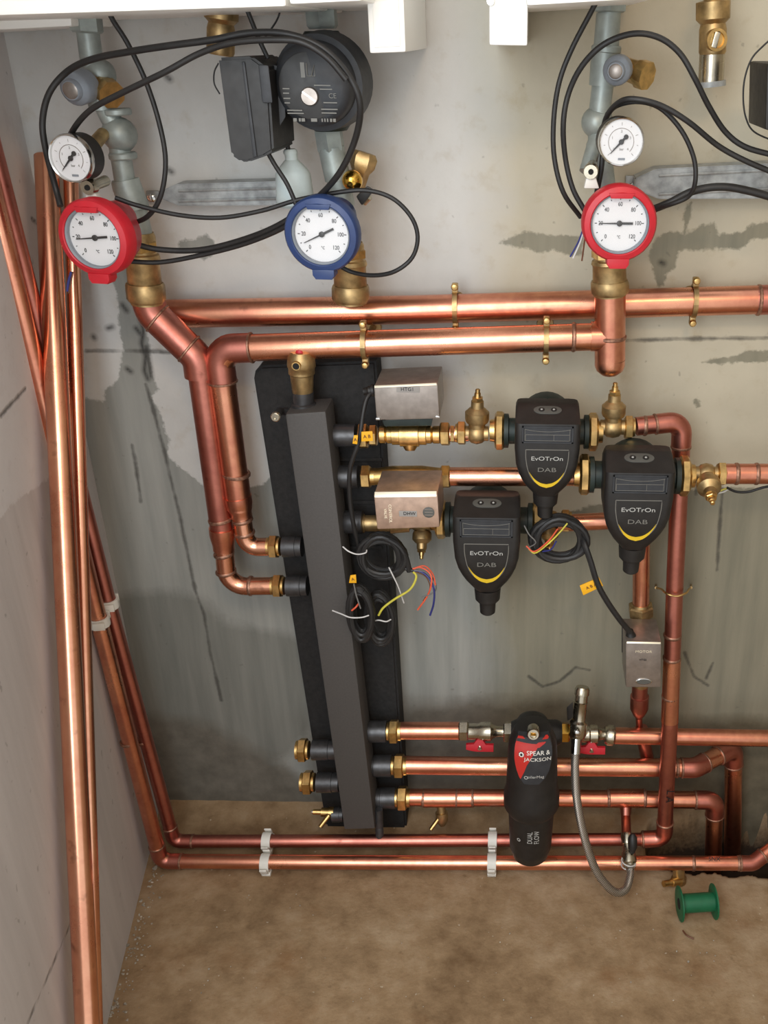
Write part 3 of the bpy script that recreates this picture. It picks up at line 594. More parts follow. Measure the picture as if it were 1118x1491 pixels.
# automatic air vent
k = SP(440, 540, .1); av = empty('air_vent', P(441, 572, .1), 'squat brass air vent with a red top on the grey header', 'valve')
q = MB(); lat(q, P(441, 574, .1), P(439, 540, .1), [(0, 13), (.08, 15), (.85, 17), (.9, 19), (1, 19)], k); link('body', q, 'brass_old', av)
q = MB(); lat(q, P(439, 541, .1), P(438, 512, .1), [(0, 19), (.25, 20), (.3, 21), (.7, 20), (1, 15)], k, 12); link('cap', q, 'brass_old', av)
q = MB(); lat(q, P(437, 513, .1), P(437, 506, .1), [(0, 9), (.6, 9), (1, 7)], k, 16); link('red_plug', q, 'red', av)
q = MB(); lathe(q, P(436, 526, .1) + Vector((0, -21 * k, 0)), (0, 1, 0), [(-.003, .0062), (0, .0066), (.004, .0066)], 18); link('port_rim', q, 'brass', av)
q = MB(); lathe(q, P(436, 526, .1) + Vector((0, -21 * k - .0033, 0)), (0, 1, 0), [(0, .0048), (.002, .0048)], 18); link('port_bore', q, 'hole', av)
# ------------------------------------------------------------------ valves with bonnets
def bonnet_valve(c, B, k, label, w=22, m='brass_old', bonnet=1.0, nuts=(1, 1)):
    root = empty('isolating_valve', c, label, 'valve'); B = B.normalized(); X = Vector((1, 0, 0))
    q = MB(); lathe(q, c - X * w * k, X, [(0, 11 * k), (6 * k, 11 * k), (9 * k, 14 * k), (w * k, 16 * k), (2 * w * k - 9 * k, 14 * k), (2 * w * k - 6 * k, 11 * k), (2 * w * k, 11 * k)], 20); link('body', q, m, root)
    b = bonnet; q = MB(); lathe(q, c, B, [(x * k * b, r * k * b) for x, r in ((8, 12), (17, 12.5), (18, 16), (22, 17.5), (33, 17.5), (35, 15), (38, 12.5), (40, 9.5), (50, 9))], 20); link('bonnet', q, m, root)
    q = MB(); hexn(q, c + B * 48 * k * b, c + B * 56 * k * b, 8.5 * k * b); lathe(q, c + B * 56 * k * b, B, [(0, 5 * k * b), (6 * k * b, 4.5 * k * b), (6.5 * k * b, 3.5 * k * b), (11 * k * b, 3.5 * k * b), (12 * k * b, 2.5 * k * b)], 12); link('spindle', q, 'brass', root)
    for s, on in ((-1, nuts[0]), (1, nuts[1])):
        if not on: continue
        q = MB(); hexn(q, c + X * s * (w - 1) * k, c + X * s * (w + 11) * k, 18 * k); lathe(q, c + X * s * (w + 10) * k, X * s, [(0, 14 * k), (4 * k, 13.5 * k)], 20); link('union_nut', q, 'brass', root)
    return root
d1 = .1
bonnet_valve(P(694, 631, d1), Vector((.03, 0, 1)), SP(694, 631, d1), 'weathered brass valve with upright spindle, left of the uppermost pump', 17, nuts=(1, 0))
bonnet_valve(P(892, 622, d1), Vector((0, 0, 1)), SP(892, 622, d1), 'weathered brass valve with upright spindle, right of the uppermost pump', 18, nuts=(0, 1))
bonnet_valve(P(1028, 690, .138), Vector((0, -1, -.25)), SP(1028, 690, .138), 'brass valve with spindle pointing at the viewer, right of the right pump', 17, nuts=(0, 1))
bonnet_valve(P(615, 760, .07), Vector((0, -.55, -.8)), SP(615, 760, .07), 'brass valve with downward spindle under the lower wide actuator box', 20, bonnet=.8, nuts=(0, 1))
bonnet_valve(P(800, 758, .07), Vector((0, -.7, -.7)), SP(800, 758, .07), 'brass valve half hidden inside the right cable coil', 18, bonnet=.75, nuts=(1, 1))
# ------------------------------------------------------------------ zone valve actuators
def actuator_box(root, corners, df, db, m, lidm):
    f = [P(x, y, df) for x, y in corners]; back = [Vector((p.x, -db, p.z)) for p in f]; q = MB(); hexa(q, f, back, .0025); b = link('actuator_cover', q, m, root)
    q = MB(); e = .0016; a, c = f[0], f[1]; n = Vector((0, -1, 1)).normalized()
    mid = (a + c) / 2 + Vector((0, 0, -lidm * .9)); box(q, T(mid + Vector((0, -.0008, lidm * .9)), 0, math.radians(-40), -math.atan2(c.z - a.z, c.x - a.x)), (c - a).length - .003, .0016, lidm * 2.6, .0004); link('folded_edge', q, 'alu_edge', b)
    return b, f
# row 1: actuator upright behind the brass body
zv = empty('zone_valve', P(595, 640, d1), 'brass two-port valve with upright metal box, on the first row by the header', 'actuator')
k = SP(595, 633, d1); q = MB()
lat(q, P(552, 633, d1), P(640, 633, d1), [(0, 11), (.02, 13), (.1, 13), (.12, 11), (.14, 13), (.2, 13), (.21, 13), (.22, 15), (.34, 15), (.35, 17.5), (.66, 17.5), (.67, 15), (.78, 15), (.79, 13), (.86, 13), (.88, 11), (.9, 13), (1, 13)], k); lat(q, P(597, 640, d1), P(597, 656, d1 + .005), [(0, 13), (.6, 11), (1, 7)], k); link('valve_body', q, 'brass', zv)
for x0, x1, y, r in ((522, 536, 635, 19), (538, 549, 634, 16), (641, 655, 632, 18), (656, 662, 632, 13)):
    q = MB(); hexn(q, P(x0, y, d1), P(x1, y, d1), r * k); link('union_nut', q, 'brass', zv)
q = MB(); lat(q, P(655, 632, d1), P(682, 632, d1), [(0, 11), (1, 11)], k); link('copper_stub', q, 'copper_new', zv)
bx, f = actuator_box(zv, ((544, 563), (637, 559), (640, 610), (548, 612)), .145, .062, 'alu', .0013)
q = MB(); box(q, T(P(594, 567, .1455)), .033, .001, .009, .0003); lb = link('label', q, 'label', bx)
tx = MB(); text(tx, 'HTG1', .0075, T(P(593, 567, .1462))); link('lettering', tx, 'ink', bx)
q = MB(); hexa(q, [P(556, 612, .13), P(630, 609, .13), P(628, 620, .13), P(560, 621, .13)], [P(556, 612, .075), P(630, 609, .075), P(628, 620, .075), P(560, 621, .075)], .001); link('base_plate', q, 'green_black', zv)
for x, y in ((550, 610), (637, 607)):
    q = MB(); box(q, T(P(x, y, .1462)), .006, .002, .003, .0006); link('screw', q, 'chrome', bx)
q = MB(); lathe(q, P(545, 568, .11), (-1, .0, -.15), [(0, .009), (.004, .009), (.005, .007), (.008, .0075), (.01, .006), (.016, .0055)], 16); link('cable_gland', q, 'black', zv)
# row 2: box facing the viewer
zv = empty('zone_valve', P(595, 705, d1), 'valve with rosy metal box facing the viewer, on the second row by the header', 'actuator')
q = MB(); lat(q, P(540, 694, d1), P(646, 693, d1), [(0, 12), (.1, 13), (.3, 16), (.7, 16), (.9, 13), (1, 12)], k); link('valve_body', q, 'brass', zv)
for x0, x1, r in ((526, 540, 18), (642, 656, 18)):
    q = MB(); hexn(q, P(x0, 694, d1), P(x1, 694, d1), r * k); lathe(q, P(x1, 694, d1), XA, [(0, 13 * k), (.006, 13 * k)], 18); link('union_nut', q, 'brass', zv)
bx, f = actuator_box(zv, ((544, 720), (637, 719), (640, 768), (549, 771)), .2, .115, 'alu_rose', .0032)
q = MB(); box(q, T(P(594, 748, .2003)), .026, .001, .009, .0003); link('label', q, 'label', bx)
tx = MB(); text(tx, 'DHW', .0072, T(P(596, 748, .2012))); link('lettering', tx, 'ink', bx)
tx = MB(); text(tx, 'VALVE', .0058, T(P(561, 748, .2004)), rot=-PI / 2); text(tx, 'CONTROL', .0062, T(P(568, 748, .2004)), rot=-PI / 2); link('embossing', tx, 'alu_edge', bx)
q = MB(); lathe(q, P(624, 746, .2001), (0, -1, 0), [(0, .0085), (.0008, .0085), (.0012, .007)], 20); link('emblem', q, 'panel', bx)
for z in (-.0045, 0, .0045):
    q = MB(); box(q, T(P(624, 746, .2016) + Vector((0, 0, z))), .012, .0006, .0012, .0002); link('emblem_bar', q, 'alu', bx)
# row 3 valve behind
q = MB(); k7 = SP(560, 762, .075)
zz = MB(); lat(zz, P(525, 762, .08), P(596, 762, .075), [(0, 14), (.08, 14), (.09, 12), (.6, 12), (.62, 15), (1, 13)], k7); solid('pipe_union', zz, 'brass_old', 'brass coupling on the third header outlet, behind the black coil', 'fitting')
# right actuator, upright
zv = empty('zone_valve', P(935, 1000, .075), 'valve with tall metal box and oval mark, right of the tagged cable', 'actuator')
k = SP(933, 920, .075); q = MB(); lat(q, P(933, 878, .075), P(932, 998, .075), [(0, 13), (.04, 15), (.1, 15), (.12, 13), (.3, 15), (.8, 15), (1, 12)], k); link('valve_body', q, 'brass_old', zv)
q = MB(); hexn(q, P(933, 881, .075), P(933, 896, .075), 19 * k); link('union_nut', q, 'brass_old', zv)
bx, f = actuator_box(zv, ((911, 935), (963, 936), (962, 1001), (911, 1001)), .165, .095, 'alu', .0012)
tx = MB(); text(tx, 'MOTOR', .0062, T(P(937, 949, .1654)), sx=1.2); link('embossing', tx, 'alu_edge', bx)
tx = MB(); text(tx, 'HTG2', .0045, T(P(936, 961, .1655))); link('lettering', tx, 'ink', bx)
q = MB(); vs = MB(); lathe(q, Vector((0, 0, 0)), (0, -1, 0), [(0, .0135), (.0012, .0135), (.0016, .012), (.0012, .0115)], 28); q.v = [P(937, 992, .165) + Vector((v.x, v.y, v.z * .42)) for v in q.v]; link('emblem_rim', q, 'chrome', bx)
q = MB(); lathe(q, Vector((0, 0, 0)), (0, -1, 0), [(0, .0115), (.0018, .0112)], 28); q.v = [P(937, 992, .165) + Vector((v.x, v.y, v.z * .38)) for v in q.v]; link('emblem', q, 'panel', bx)
q = MB(); hexa(q, [P(905, 910, .105), P(908, 910, .105), P(908, 950, .105), P(905, 950, .105)], [P(905, 910, .085), P(908, 910, .085), P(908, 950, .085), P(905, 950, .085)], .0006); link('lever_plate', q, 'black', zv)
q = MB(); lathe(q, P(920, 934, .145), Vector((-.25, 0, 1)), [(-.004, .011), (.006, .0105), (.008, .009), (.014, .008), (.016, .0065), (.022, .006)], 16); link('cable_gland', q, 'black', zv)
for x in (940, 956):
    q = MB(); lathe(q, P(x, 934, .15), (0, 0, 1), [(-.002, .002), (.001, .002), (.0015, .001)], 10); link('screw', q, 'chrome', bx)
# ------------------------------------------------------------------ electronic pumps
def evo_pump(px, py, d, s, axis_d, label, ax_y):
    """(px,py,d): centre of the front face; s: size factor; axis_d / ax_y: where the pipe axis runs"""
    o = P(px, py, d); k = SP(px, py, d) * s; root = empty('circulator_pump', o - Vector((0, 0, 100 * k)), label, 'pump', 'electronic pumps on the header rows')
    zp = lambda dy, yf=0.0: P(px, py - dy * s, d - yf).z - o.z
    kz = (zp(40) - zp(-60)) / 100
    prof = [(57.5, 40, .044, 8), (56.5, 45, .042, 8), (50, 46.8, .034, 8), (27, 47.5, 0.0006, 8), (24, 47.5, 0, 8), (-10, 48, 0, 9), (-34, 46, 0, 10), (-48, 42, .0015, 12), (-58, 37, .004, 14), (-66, 31, .007, 14), (-73, 23, .011, 12), (-78, 17, .016, 10)]
    rings = []
    for z, hw, yf, r in prof:
        yb = (.066 if z > 40 else .078) - max(0, -z - 30) * .0005; cy = (yf + yb) / 2; hy = (yb - yf) / 2
        rings.append([o + v for v in rrect(0, cy, hw * k, hy, min(r * k, hy * .8), zp(z, yf), 4)])
    q = MB(); loft(q, rings); link('motor_housing', q, 'black', root, sharp=30)
    axy = o.y + 0; ap = Vector((o.x, -axis_d, P(px, ax_y, axis_d).z)); ka = SP(px, ax_y, axis_d) * s
    q = MB(); lathe(q, Vector((ap.x, o.y + .045, o.z + zp(20, .05))), (0, 1, 0), [(0, 36 * k), (.012, 43 * k), (.035, 44 * k), (.06, 40 * k)], 28); lathe(q, ap + Vector((-56 * ka, 0, 0)), (1, 0, 0), [(0, 19 * ka), (112 * ka, 19 * ka)], 22)
    link('pump_body', q, 'green_black', root)
    for sg in (-1, 1):
        q = MB(); lathe(q, ap + Vector((sg * 54 * ka, 0, 0)), (sg, 0, 0), [(0, 20 * ka), (1 * ka, 25 * ka), (7 * ka, 25 * ka), (8 * ka, 22 * ka)], 24); link('flange', q, 'green_black', root)
        a = ap + Vector((sg * 61 * ka, 0, 0)); b = ap + Vector((sg * 75 * ka, 0, 0)); q = MB(); lathe(q, a, b - a, [(0, 25 * ka), (3 * ka, 28 * ka), (11 * ka, 28 * ka), (14 * ka, 24 * ka)], 8, PI / 8); lathe(q, b, b - a, [(-.001, 17 * ka), (7 * ka, 16 * ka)], 18); link('union_nut', q, 'brass', root)
    tilt = -math.atan2(.034 - .0006, zp(50, .034) - zp(27, .0006))
    pl = T(o + Vector((0, .0305, zp(47.5, .0305))) + Vector((0, -math.cos(tilt), -math.sin(tilt))) * .0012, 0, tilt)
    q = MB(); prism(q, [(19 * k * math.cos(t) * (.72) + (7 * k if math.cos(t) > 0 else -7 * k), 9 * k * math.sin(t)) for t in np.linspace(0, 2 * PI, 33)[:-1]], pl, .002, .0004); cp = link('control_panel', q, 'panel', root)
    for x in (-9, 9):
        q = MB(); c = pl @ Vector((x * k, 0, 0)); n = pl.to_3x3() @ Vector((0, -1, 0)); lathe(q, c, n, [(-.001, 4.6 * k), (.0006, 4.4 * k), (.0008, 3.2 * k), (.0003, 2.6 * k)], 18); b = link('button', q, 'black', cp)
        q = MB(); lathe(q, c + n * .0006, n, [(0, 1.7 * k), (.0004, 1.4 * k)], 10); link('indicator', q, 'print', b)
    q = MB(); fl = -.0008
    def bar(x0, z0, x1, z1, w, m=q):
        cx, cz = (x0 + x1) / 2 * k, (z0 + z1) / 2 * kz; box(m, T(o + Vector((cx, fl, cz))), abs(x1 - x0) * k + w, .0022, abs(z1 - z0) * kz + w, .0003, 1)
    w1 = .0026
    bar(-36, 23, 36, 23, w1); bar(-36, 1, 36, 1, w1); bar(-36, 1, -36, 23, w1); bar(36, 1, 36, 23, w1); link('window_frame', q, 'motor', root)
    q = MB(); box(q, T(o + Vector((0, -.0003, 12 * kz))), 68 * k, .001, 19 * kz, 0); wn = link('rating_plate', q, 'motor', root)
    q = MB(); tube(q, [o + Vector((x * k, -.0012, (19.5 - 3.2 * (1 - (x / 33) ** 2)) * kz)) for x in np.linspace(-33, 33, 13)], .00035, 6)
    for l in (((-32, 12), (32, 12)), ((-32, 3.5), (32, 3.5)), ((-32, 3.5), (-32, 12)), ((32, 3.5), (32, 20)), ((-33, 3), (-33, 20)), ((9, 3.5), (9, 12))): tube(q, [o + Vector((x * k, -.0012, z * kz)) for x, z in l], .00035, 6)
    link('plate_lines', q, 'dim', wn)
    ol = crv([Vector((x, 0, z)) for x, z in ((31.5, -10), (31, -24), (27.5, -41), (20, -56), (10, -65), (0, -68))], 5); ol = [Vector((-v.x, 0, v.z)) for v in ol] + ol[::-1][1:]
    q = MB(); tube(q, [o + Vector((v.x * k, -.0003 + max(0, -v.z - 48) * .0004, v.z * kz)) for v in ol + [ol[0]]], .0007, 6); sh = link('shield_outline', q, 'dim', root)
    def shp(x, z): return o + Vector((x * k, -.0009 + max(0, -z - 40) * .00022, z * kz))
    outer = crv([Vector((x, 0, z)) for x, z in ((26.8, -42.5), (20.3, -55.5), (10.5, -65.3), (0, -69))], 6); inner = crv([Vector((x, 0, z)) for x, z in ((26.4, -42.5), (18.6, -53.6), (9.5, -60.5), (0, -63))], 6)
    outer = [Vector((-v.x, 0, v.z)) for v in outer] + outer[::-1][1:]; inner = [Vector((-v.x, 0, v.z)) for v in inner] + inner[::-1][1:]
    q = MB(); n = len(outer); vs = [shp(v.x, v.z) for v in outer] + [shp(v.x, v.z) for v in inner]; vs2 = [v + Vector((0, .003, 0)) for v in vs]
    q.add(vs + vs2, [(i, i + 1, n + i + 1, n + i) for i in range(n - 1)] + [(2 * n + i, 3 * n + i, 3 * n + i + 1, 2 * n + i + 1) for i in range(n - 1)] + [(i, 2 * n + i, 2 * n + i + 1, i + 1) for i in range(n - 1)] + [(n + i, n + i + 1, 3 * n + i + 1, 3 * n + i) for i in range(n - 1)])
    link('yellow_arc', q, 'yel_print', root)
    tx = MB(); text(tx, 'EvOTrOn', 9.0 * k, T(o + Vector((0, -.0006, -23 * kz))), sx=1.3); link('lettering', tx, 'print', root)
    tx = MB(); text(tx, 'DAB', 9.6 * k, T(o + Vector((0, -.0006, -39.5 * kz))), sx=1.5); link('lettering', tx, 'dim', root)
    q = MB(); gz = lambda v: zp(-70, .036) - zp(v, .036); c = o + Vector((0, .036, zp(-70, .036))); lathe(q, c, (0, 0, -1), [(0, 20 * k), (gz(-86), 18.5 * k), (gz(-87), 16 * k), (gz(-89), 15.5 * k), (gz(-90), 12.5 * k), (gz(-105), 11.5 * k), (gz(-107), 9 * k)], 24); link('cable_gland', q, 'black', root)
    return root, o, k
evo_pump(797, 645, .185, 1.0, .1, 'black pump at the end of the first row, uppermost of the three', 628)
evo_pump(708, 782, .185, 1.03, .075, 'black pump hanging lowest, left of the cable coil', 757)
evo_pump(931, 718, .212, 1.07, .138, 'black pump at right, in front of the right vertical copper pipe', 692)
# ------------------------------------------------------------------ magnetic filter with ball valves and braided hose
def ball_valve(x0, x1, y, d, label, m='nickel', handle=True, hx=None):
    root = empty('ball_valve', P((x0 + x1) / 2, y + 12, d), label, 'valve'); k = SP(x0, y, d); a, b = P(x0, y, d), P(x1, y, d); q = MB()
    lat(q, a, b, [(0, 11), (.05, 12), (.3, 12), (.35, 14), (.62, 14), (.68, 10), (.8, 8), (1, 8)], k); link('body', q, m, root)
    hx = hx or (x0 + x1) / 2; c = P(hx, y, d)
    q = MB(); lathe(q, c, Vector((0, -.55, -.85)), [(8 * k, 7 * k), (16 * k, 6 * k), (17 * k, 5 * k), (21 * k, 5 * k)], 14); link('stem', q, m, root)
    hc = c + Vector((0, -.55, -.85)).normalized() * 18 * k; mt = T(hc, 0, math.radians(0))
    q = MB(); prism(q, [(-20 * k, -4 * k), (-20 * k, 4 * k), (-9 * k, 5 * k), (-4 * k, 12 * k), (4 * k, 12 * k), (9 * k, 4 * k), (20 * k, 4 * k), (20 * k, -7 * k), (6 * k, -7 * k), (-6 * k, -7 * k), (-12 * k, -6 * k)], T(hc + Vector((0, -.007, -.002)), 0, math.radians(-12)), .007, .0015); h = link('handle', q, 'red', root)
    q = MB(); lathe(q, hc + Vector((0, -.006, -.003)), (0, -1, -.25), [(0, 3.4 * k), (.0035, 3.2 * k), (.004, 2 * k)], 12); link('handle_screw', q, 'chrome', h)
    return root, k
bv, k = ball_valve(681, 735, 1065, .1, 'chromed ball valve with red butterfly handle left of the black filter', hx=699)
q = MB(); hexn(q, P(668, 1064, .1), P(682, 1064, .1), 15 * k); link('union_nut', q, 'nickel', bv)
q = MB(); hexn(q, P(733, 1066, .11), P(747, 1066, .11), 15.5 * k); link('union_nut', q, 'nickel', bv)
bv, k = ball_valve(846, 884, 1069, .1, 'chromed ball valve with red butterfly handle right of the black filter', 'nickel', hx=861)
q = MB(); lat(q, P(880, 1070, .1), P(895, 1071, .1), [(0, 12), (.3, 15), (.8, 15), (1, 12)], k); link('end_collar', q, 'nickel', bv)
ft = empty('magnetic_filter', P(783, 1252, .2), 'black cylindrical pipe filter with a red and white label above the floor pipes', 'filter')
fa = Vector((P(776, 1060, .195).x, -.195, 0)); ztop = P(776, 1048, .19).z; k = SP(778, 1120, .2)
q = MB(); lat(q, P(744, 1066, .115), P(818, 1067, .115), [(0, 16), (.1, 20), (.9, 20), (1, 16)], k); lathe(q, Vector((fa.x, -.115, P(778, 1066, .115).z)), (0, 0, 1), [(-.03, .034), (.012, .033), (.026, .026), (.034, .014), (.036, 0)], 24); link('inlet_head', q, 'black', ft)
zz = [P(778, y, .2).z for y in (1068, 1080, 1104, 1146, 1156, 1171, 1179, 1232, 1245, 1252)]; c0 = Vector((fa.x, fa.y, 0))
q = MB(); lathe(q, c0, (0, 0, 1), [(zz[0] + .012, .018), (zz[0] + .009, .030), (zz[1], .0395), (zz[2], .0415), (zz[3], .0435), (zz[4], .0475), (zz[5], .0475), (zz[6], .041)][::-1], 40); link('upper_body', q, 'black', ft)
za, zb = P(778, 1050, .115).z, P(778, 1072, .18).z
q = MB(); hexa(q, [fa + Vector((-.026, .01, zb)), fa + Vector((.026, .01, zb)), fa + Vector((.026, .01, zb - .03)), fa + Vector((-.026, .01, zb - .03))], [Vector((fa.x - .026, -.112, za)), Vector((fa.x + .026, -.112, za)), Vector((fa.x + .026, -.112, za - .03)), Vector((fa.x - .026, -.112, za - .03))], .008); link('neck', q, 'black', ft)
q = MB(); lathe(q, c0, (0, 0, 1), [(zz[6] + .002, .0395), (zz[7], .0365), (zz[8], .031), (zz[9], .016), (zz[9] - .002, 0)], 40); link('canister', q, 'black', ft)
q = MB(); sc = Vector((fa.x, -.2, P(778, 1071, .23).z)); lathe(q, Vector((fa.x, fa.y - .027, P(778, 1071, .23).z)), (0, -.9, .25), [(-.012, .010), (.008, .010), (.010, .0085), (.010, .006), (.007, .0055)], 20); link('bleed_screw', q, 'nickel', ft)
q = MB(); box(q, T(Vector((fa.x, fa.y - .0362, P(778, 1071, .23).z + .0025)), 0, 0, .1), .009, .003, .0025, .0005); link('screw_slot', q, 'brass_gold', ft)
RP = .085
def face(x, z, th): return Vector((fa.x + math.sin(x / RP) * RP, fa.y - rad(z) - th + RP * (1 - math.cos(x / RP)), z))
def wrap_patch(rows, n, th, back):                   # rows (z, xl, xr) on the raised label face, with side walls
    q = MB(); m = n + 1; R = len(rows); g = [[(xl + (xr - xl) * i / n, z) for i in range(m)] for z, xl, xr in rows]
    vs = [face(x, z, th) for r in g for x, z in r]; nf = len(vs); vs += [face(x, z, th - back) for r in g for x, z in r]
    fs = [(r * m + i, r * m + i + 1, (r + 1) * m + i + 1, (r + 1) * m + i) for r in range(R - 1) for i in range(n)]
    fs += [tuple(nf + j for j in f[::-1]) for f in fs]
    loop = [i for i in range(m)] + [r * m + n for r in range(1, R)] + [(R - 1) * m + i for i in range(n - 1, -1, -1)] + [r * m for r in range(R - 2, 0, -1)]
    fs += [(loop[a], loop[(a + 1) % len(loop)], nf + loop[(a + 1) % len(loop)], nf + loop[a]) for a in range(len(loop))]
    q.add(vs, fs); return q
def zf(y): return P(778, y, .237).z
def rad(z): return float(np.interp(z, [zz[5], zz[4], zz[3], zz[2], zz[1], zz[0] + .006], [.0475, .0475, .0435, .0415, .0395, .030]))
kk = SP(778, 1110, .237)
sh = lambda L: [(zf(y), (a - 778) * kk, (b - 778) * kk) for y, a, b in L]
base_rows = sh([(1081, 756, 801), (1090, 752, 805), (1100, 750, 807), (1112, 751, 806), (1124, 754, 803), (1134, 759, 797), (1142, 766, 788)])
link('label_shield', wrap_patch(base_rows, 14, .0008, .014), 'motor', ft)
red = sh([(1080, 756, 763), (1085, 754, 769), (1090, 752, 786), (1094, 751, 784), (1100, 750.5, 779), (1108, 750.5, 774), (1116, 752, 769), (1124, 754.5, 766), (1132, 758, 762), (1135, 760, 760.5)])
link('label_red', wrap_patch(red, 8, .0014, .001), 'red_print', ft)
link('label_red_tip', wrap_patch(sh([(1078, 796, 799), (1081, 794, 801), (1085, 789, 799), (1089, 783, 795), (1093, 778, 787)]), 6, .0015, .001), 'red_print', ft)
for s, y, sz, dx, sx in (('SPEAR &', 1099, .0096, 8, 1.1), ('JACKSON', 1107, .0096, 7.5, 1.08), ('oilerMag', 1131, .0078, 5, 1.0)):
    tx = MB(); zc = zf(y); text(tx, s, sz, Matrix.Identity(4), sx=sx); tx.v = [face(v.x + dx * kk, zc + v.z, .0018 - v.y * .3) for v in tx.v]; link('lettering', tx, 'print' if s[0] == 'o' else 'white', ft)
def ring_mark(px, y, r, m, name, fill=False, seg=14, spikes=False):
    zc = zf(y); R0 = rad(zc) + .0018 if zc > zz[6] else .0390; a0 = (px - 778) * kk / R0; vs = []; n = seg
    for rr in ((r, r * .62) if not fill else (r, 0.0001)):
        for i in range(n):
            t = 2 * PI * i / n; e = rr * (1.25 if spikes and i % 2 and rr == r else 1); x = math.cos(t) * e; vs.append(face((px - 778) * kk + x, zc + math.sin(t) * e, .0019 + (.0006 if spikes else 0)) if zc > zz[6] else Vector((fa.x + math.sin(a0 + x / R0) * R0, fa.y - math.cos(a0 + x / R0) * R0, zc + math.sin(t) * e)))
    q = MB(); fs = [(i, (i + 1) % n, n + (i + 1) % n, n + i) for i in range(n)]; m0 = len(vs); c = Vector((fa.x, fa.y, zc)); vs += [v + (c - v) * .03 for v in vs]; fs += [tuple(j + m0 for j in f[::-1]) for f in fs]; q.add(vs, fs); link(name, q, m, ft)
ring_mark(761, 1101, .0046, 'ink', 'crest_back', True); ring_mark(761, 1101, .0036, 'white', 'crest', False, 16, True); ring_mark(768.5, 1132, .0034, 'print', 'swirl')
for s, px in (('DUAL', 778.5), ('FLOW', 789)):
    tx = MB(); text(tx, s, .0125, Matrix.Identity(4), sx=.82, rot=PI / 2); zc = P(778, 1219, .232).z; R0 = .0396; a0 = (px - 780) * kk / R0
    tx.v = [Vector((fa.x + math.sin(v.x / R0 + a0) * R0, fa.y - math.cos(v.x / R0 + a0) * R0 + v.y * .3, zc + v.z)) for v in tx.v]; link('lettering', tx, 'print', ft)
q = MB(); hexn(q, P(814, 1066, .11), P(829, 1066, .11), 15 * SP(820, 1066, .11)); link('union_nut', q, 'brass_gold', ft)
ring_mark(758, 1229, .0035, 'print', 'small_ring')
# filling loop: upright stub with valve, braided hose, lower valve
fl = empty('filling_loop', P(905, 1305, .2), 'braided steel filling hose looping from the filter valves to the lower floor pipe', 'hose')
k = SP(842, 1040, .12)
q = MB(); lat(q, P(848, 1000, .105), P(840, 1078, .135), [(0, 9), (.05, 11), (.14, 11), (.15, 9.5), (.27, 9.5), (.28, 10.5), (.3, 9.5), (.62, 9.5), (.66, 13), (.88, 13), (1, 8)], k); link('upper_fitting', q, 'nickel', fl)
q = MB(); lat(q, P(832, 1066, .12), P(851, 1067, .12), [(0, 8), (.3, 11), (.7, 11), (1, 8)], k); link('tee_body', q, 'nickel', fl)
q = MB(); hexa(q, [P(825, 1030, .13), P(834, 1022, .13), P(835, 1044, .13), P(826, 1050, .13)], [P(825, 1030, .112), P(834, 1022, .112), P(835, 1044, .112), P(826, 1050, .112)], .002); link('lever', q, 'black', fl)
q = MB(); lathe(q, P(840, 1068, .15), (0, -1, 0), [(-.004, .006), (.001, .006), (.003, .003)], 14); link('cap_screw', q, 'chrome', fl)
hs = crv(PP((839, 1076, .14), (837, 1120, .17), (840, 1165, .20), (851, 1220, .225), (868, 1268, .24), (892, 1297, .245), (910, 1296, .235), (917, 1276, .21), (917, 1262, .192)), 8); kh = SP(850, 1200, .2)
q = MB(); tube(q, hs, 6 * kh, 14); link('hose', q, 'braid', fl)
for i, j in ((0, 4), (len(hs) - 5, len(hs) - 1)):
    q = MB(); tube(q, hs[i:j + 1], 7.3 * kh, 14); link('ferrule', q, 'chrome', fl)
k = SP(915, 1235, .15); q = MB(); lat(q, P(912, 1212, .147), P(917, 1266, .195), [(0, 7), (.08, 9), (.3, 9), (.32, 7), (.5, 8), (.55, 10), (.8, 11), (.85, 9), (1, 8)], k); link('lower_fitting', q, 'nickel', fl)
q = MB(); lat(q, P(921, 1214, .168), P(921, 1242, .182), [(0, 3), (.2, 6.5), (.7, 6.5), (1, 3)], k, 14); link('lever', q, 'black', fl)
q = MB(); pts = [P(915, 1256, .188) + Vector((math.cos(t) * .0125, math.sin(t) * .0125, .006 * math.sin(t * .5))) for t in np.linspace(0, 4 * PI, 30)]; tube(q, pts, .0012, 6); link('wire_tie', q, 'w_white', fl)
